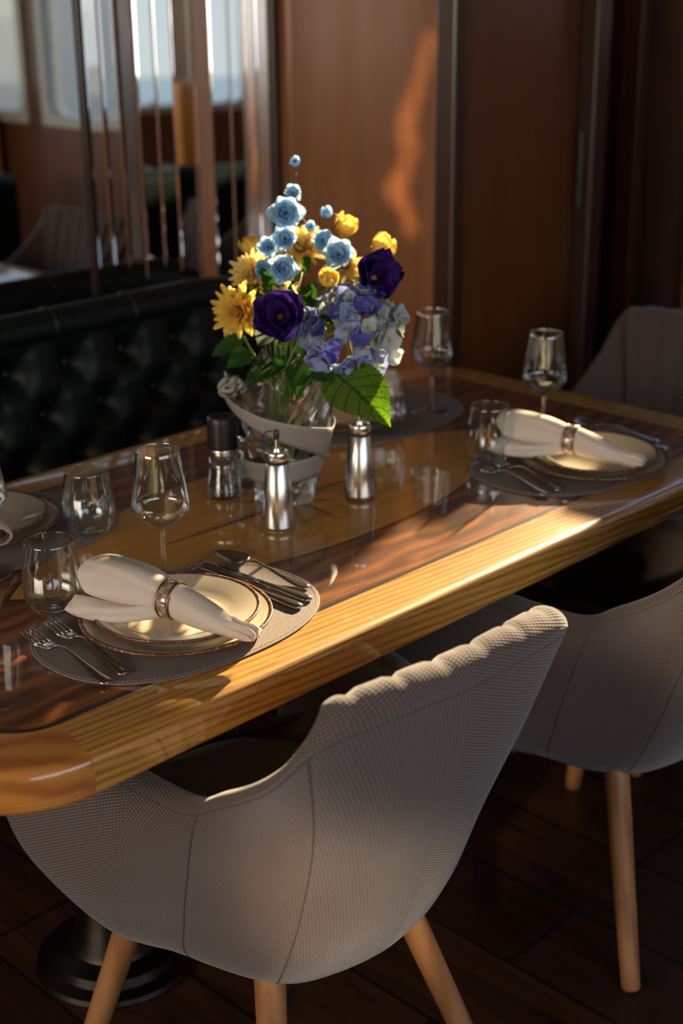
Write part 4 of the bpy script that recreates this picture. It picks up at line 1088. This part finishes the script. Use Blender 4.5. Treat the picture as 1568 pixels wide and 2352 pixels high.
for i, (c, R, up, lb) in enumerate(BL):
    f = rr.uniform(-.25, .25)
    flower_obj('blue_blossom', lb, 'flower', c, (-0.66+f, -0.66-f, up), blossom(R*1.25) if R > 0.0135 else bud(R*0.9, 5, 2), [P_blue, M_twig, M_core], 'blue cherry blossoms', stem=False)
mb = MB(); base = V((VX, VY, TT+0.05))
def twig(pts, r0=0.002):
    P = [tuple(V(p)) for p in pts]; N = 26; q = [V(crom(P, k/N))+V((rr.uniform(-1,1), rr.uniform(-1,1), rr.uniform(-1,1)))*0.0008 for k in range(N+1)]
    mb.tube(q, [r0*(1-0.6*k/N) for k in range(N+1)], 6)
bk = V((0.012, 0.012, -0.004))
twig([base, (1.36, 0.50, 1.00), V((1.348,0.475,1.149))+bk, V((1.40,0.517,1.184))+bk, V((1.41,0.53,1.226))+bk, V((1.456,0.557,1.25))+bk, V((1.474,0.567,1.301))+bk*0.3])
twig([base+V((.01,0,0)), (1.40, 0.49, 1.05), V((1.455,0.448,1.159))+bk, V((1.471,0.502,1.176))+bk, V((1.4625,0.522,1.198))+bk, (1.450, 0.550, 1.235), (1.468, 0.560, 1.285)])
twig([V((1.471,0.502,1.176))+bk, (1.505,0.505,1.195), (1.510, 0.500, 1.212), V((1.488,0.508,1.22))])
twig([base, (1.35, 0.51, 1.02), V((1.3615,0.531,1.137))+bk, V((1.391,0.549,1.170))+bk])
tag(mb.build('blossom_twig', M_twig), 'thin brown twigs carrying the blue blossoms out of the vase', 'twig')
# hydrangea with individual florets
hyd = thing('hydrangea', 'big round hydrangea head of blue, indigo and pale florets at the right of the bouquet', 'flower', (1.3996, 0.3742, 1.059))
HC = V((0.012, 0.012, 0.0)); right = c_r; 
for k in range(96):
    while True:
        d = V((rr.gauss(0,1), rr.gauss(0,1), rr.gauss(0,1))).normalized()
        if d.dot(CAMN.normalized()) > -0.25: break
    off = V((d.x*0.060, d.y*0.060, d.z*0.058-0.004))+right*rr.uniform(-0.030, 0.034)
    if off.z > 0.035 and off.dot(right) < -0.01: off.z -= 0.04
    s = off.dot(right); mi = 1 if s > 0.038+rr.uniform(-.03,.02) else (2 if rr.random() < 0.30 else (0 if rr.random() < 0.72 else 1))
    m2 = MB(); R = rr.uniform(.018, .025); tw = rr.random()*PI
    for i in range(4): petal(m2, R*rr.uniform(.9,1.1), R*1.15, tw+i*PI/2+rr.uniform(-.1,.1), 72+rr.uniform(-15,15), rr.uniform(.1,.8), 0.8, 0, 0, 5, 5, 0.5, rr.random()*6)
    m2.ball((0,0,0.001), R*0.09, 1, 6, 4)
    place(m2, off, (d+CAMN*0.35+V((rr.uniform(-.3,.3), rr.uniform(-.3,.3), rr.uniform(-.2,.3))))); m2.tube([off, off*0.15], 0.0008, 4, 1)
    o = m2.build('floret', [P_hyd[mi], M_stalk], hyd); md = o.modifiers.new('s', 'SUBSURF'); md.levels = 1; md.render_levels = 1
for off in [(-0.055, 0.02, -0.045), (-0.02, -0.035, -0.055), (0.02, -0.05, -0.06), (-0.045, 0.045, -0.02)]:
    m2 = MB(); R = 0.021
    for i in range(4): petal(m2, R*rr.uniform(.9,1.15), R*1.15, i*PI/2+rr.random(), 85, 0.4, 0.8, 0, 0, 5, 5, 0.5, rr.random()*6)
    place(m2, off, V((-0.66,-0.66,0.2))); m2.tube([V(off), V(off)*0.2+V((.02,.02,-.01))], 0.0008, 4, 1); o = m2.build('floret', [P_hyd[0], M_stalk], hyd); md = o.modifiers.new('s', 'SUBSURF'); md.levels = 1; md.render_levels = 1
m2 = MB(); m2.tube([(0,0,0), (-0.02, 0.05, -0.08), (-0.05, 0.09, -0.2), (-0.045, 0.10, -0.26)], [0.003]*4, 8); m2.build('stem', M_stalk, hyd)
# leaves
def leaf_mesh(mb, p0, p1, W, nrm, serr=0.0, fold=0.25, droop=0.1, m=0, NL=26, NW=8):
    p0, p1 = V(p0), V(p1); t = p1-p0; L = t.length; t.normalize(); n = V(nrm)-t*V(nrm).dot(t); n.normalize(); s = t.cross(n)
    vs = []; fs = []; uv = []
    for i in range(NL+1):
        f = i/NL; w = W*(math.sin(PI*f**0.72)**0.85 if 0 < f < 1 else 0.0)
        if f > 0.8: w = W*(1-f)/0.2*(math.sin(PI*0.8**0.72)**0.85)*(1.0)
        if serr: w *= 1+serr*(1 if i % 2 else -1)
        for j in range(NW+1):
            q = (j/NW-0.5)*2; c = p0+t*(L*f)+s*(w*0.5*q)+n*(fold*w*0.5*(abs(q)-0.5)-droop*L*(f-0.5)**2*2+0.02*L*math.sin(9*f)*abs(q))
            vs.append(c); uv.append((f, q))
    Wd = NW+1
    for i in range(NL):
        for j in range(NW): fs.append((i*Wd+j, (i+1)*Wd+j, (i+1)*Wd+j+1, i*Wd+j+1))
    mb.add(vs, fs, uv, m)
big = MB(); leaf_mesh(big, (1.362, 0.372, 1.000), (1.300, 0.190, 0.958), 0.098, (-0.50, -0.30, 0.75), 0.035, 0.22, 0.12, 0, 44, 10)
big.tube([(1.362, 0.372, 1.000), (1.36, 0.41, 0.985), (1.35, 0.45, 0.93)], 0.002, 6, 1)
bl = big.build('large_leaf', [M_bigleaf, M_stalk]); tag(bl, 'large veined green leaf glowing in the sun, drooping over the right bottle', 'leaf')
LV = [((1.40,0.46,1.05),(1.33,0.42,1.065),.045,'broad dark leaf between the left anemone and the hydrangea'), ((1.45,0.50,1.10),(1.41,0.43,1.12),.045,'dark leaf above the hydrangea'), ((1.35,0.50,1.05),(1.29,0.47,1.035),.045,'dark leaf under the left anemone'), ((1.37,0.50,1.09),(1.33,0.50,1.145),.04,'leaf between the big left chrysanthemum and the blue blossoms'), 
      ((1.30,0.50,1.02),(1.245,0.500,1.000),.035,'small green leaf under the big left chrysanthemum'), ((1.31,0.53,1.035),(1.262,0.560,1.005),.030,'lobed green leaf at the lower left of the bouquet'),
      ((1.33,0.47,1.00),(1.245,0.455,0.985),.040,'pale green leaf over the left vase rim'), ((1.35,0.44,1.01),(1.300,0.395,0.965),.042,'green leaf over the front of the vase rim'),
      ((1.38,0.42,1.10),(1.350,0.345,1.075),.034,'dark leaf between the purple anemones'), ((1.42,0.50,1.13),(1.395,0.455,1.165),.030,'dark pointed leaf in the centre of the bouquet'),
      ((1.40,0.55,1.09),(1.345,0.585,1.10),.030,'green leaf behind the big left chrysanthemum'), ((1.36,0.42,1.00),(1.335,0.345,0.985),.045,'dark green leaf under the hydrangea'),
      ((1.36,0.47,1.07),(1.325,0.430,1.13),.036,'dark leaf behind the left anemone'), ((1.38,0.46,1.08),(1.37,0.42,1.13),.040,'leaf buried in the middle of the bouquet'),
      ((1.33,0.46,0.98),(1.290,0.430,1.02),.040,'light green leaf standing up in the vase mouth')]
for a, b, w, lb in LV:
    m2 = MB(); leaf_mesh(m2, a, b, w, (-0.6, -0.6, 0.5), 0.14, 0.3, 0.2, 0, 16, 6); m2.tube([a, ((a[0]+VX)/2, (a[1]+VY)/2, a[2]-0.06), (VX, VY, TT+0.08)], 0.0016, 6, 1)
    tag(m2.build('bouquet_leaf', [P_leaf, M_stalk]), lb, 'leaf', 'bouquet leaves')

# ------------------------------------------------------------------ seen only in the mirrors
def far_bench():
    t = thing('far_bench', 'dark green bench with its back to the aisle, reflected in the mirror strips', 'bench', (2.60, -0.62, 0))
    bevel_box('seat_cushion', (-0.38, -0.36, 0.30), (0.38, -0.02, 0.46), M_leather, t, 0.04, 4); bevel_box('backrest', (-0.38, 0.0, 0.30), (0.38, 0.14, 0.87), M_leather, t, 0.05, 5)
    bevel_box('bench_base', (-0.37, -0.34, 0.0), (0.37, 0.13, 0.298), M_door, t, 0.004, 1)
far_bench()
ft = thing('side_table', 'small wooden table reflected in the mirror strips', 'table', (2.45, -1.40, 0))
bevel_box('tabletop', (-0.35, -0.28, 0.71), (0.35, 0.28, 0.75), M_maple, ft, 0.015, 3)
mb = MB(); mb.lathe([(0, 0), (0.17, 0), (0.17, 0.012), (0.06, 0.03), (0.05, 0.06), (0.05, 0.709), (0, 0.709)], 32); mb.build('pedestal', M_base, ft, auto=40)
dup(wg, (2.28, -1.33, 0.7502), 0, 'wine glass on the small table reflected in the mirror strips'); dup(tb, (2.58, -1.35, 0.7502), 0, 'tumbler on the small table reflected in the mirror strips')
mb = MB(); mb.lathe([(0, 0), (0.035, 0), (0.045, 0.05), (0.04, 0.12), (0.045, 0.14), (0, 0.14)], 24); o = mb.build('flower_pot', M_hull); o.location = (2.43, -1.47, 0.7502); tag(o, 'small white pot on the reflected side table', 'pot')
# added varnished locker, sunlit orange put into its colour, beside the far bench
o = bevel_box('varnished_locker', (3.02, -1.42, 0), (3.26, -1.05, 1.15), M_orange, bw=0.01); tag(o, 'varnished locker with sunlit orange in its colour, reflected in the mirror', 'locker')
# outside: water, a moored white yacht, quay
mb = MB(); mb.box((-30, -40, -1.5), (40, 30, -1.4)); tag(mb.build('harbour_water', M_water, smooth=False), 'blue harbour water outside the windows', 'water', kind='stuff')
def yacht(loc, rz, label, s=1.0):
    t = thing('moored_yacht', label, 'boat', loc, rz, 'moored yachts')
    vs = []; fs = []; n = 14
    for i in range(n+1):
        f = i/n; y = (f-0.5)*12*s; w = 1.9*s*(1-abs(f*1.0-0.35)**2.2*1.9) if f > 0.35 else 1.9*s; w = max(w, 0.05)
        for (ww, z) in ((0.7, -1.25), (0.92, -0.3), (1.0, 0.9+0.4*f), (0.96, 1.0+0.4*f), (0, 1.02+0.4*f)): vs.append((-w*ww, y, z))
        for (ww, z) in ((0.96, 1.0+0.4*f), (1.0, 0.9+0.4*f), (0.92, -0.3), (0.7, -1.25)): vs.append((w*ww, y, z))
    for i in range(n):
        for k in range(8): fs.append((i*9+k, i*9+k+1, (i+1)*9+k+1, (i+1)*9+k))
    fs.append(tuple(range(9))[::-1]); mesh_obj('hull', vs, fs, M_hull, t, smooth=False)
    bevel_box('cabin', (-1.3*s, -3.8*s, 1.0), (1.3*s, 1.8*s, 2.25), M_hull, t, 0.15, 3)
    bevel_box('cabin_windows', (-1.33*s, -3.4*s, 1.55), (1.33*s, 1.2*s, 1.95), M_dark, t, 0.05, 2)
    bevel_box('canopy', (-1.2*s, -5.0*s, 2.4), (1.2*s, -1.0*s, 2.5), M_hullblue, t, 0.04, 2)
    return t
y0 = yacht((7.2, -1.5, 0.75), math.radians(6), 'white moored yacht outside the right windows')
dup(y0, (-2.6, -8.2, 0.25), math.radians(84), 'white moored yacht outside the windows behind the camera')
mb = MB(); mb.box((14, -30, -1.39), (18, 30, 1.0)); o = tag(mb.build('quay_wall', M_quay, smooth=False), 'pale stone quay beyond the yachts', 'quay')
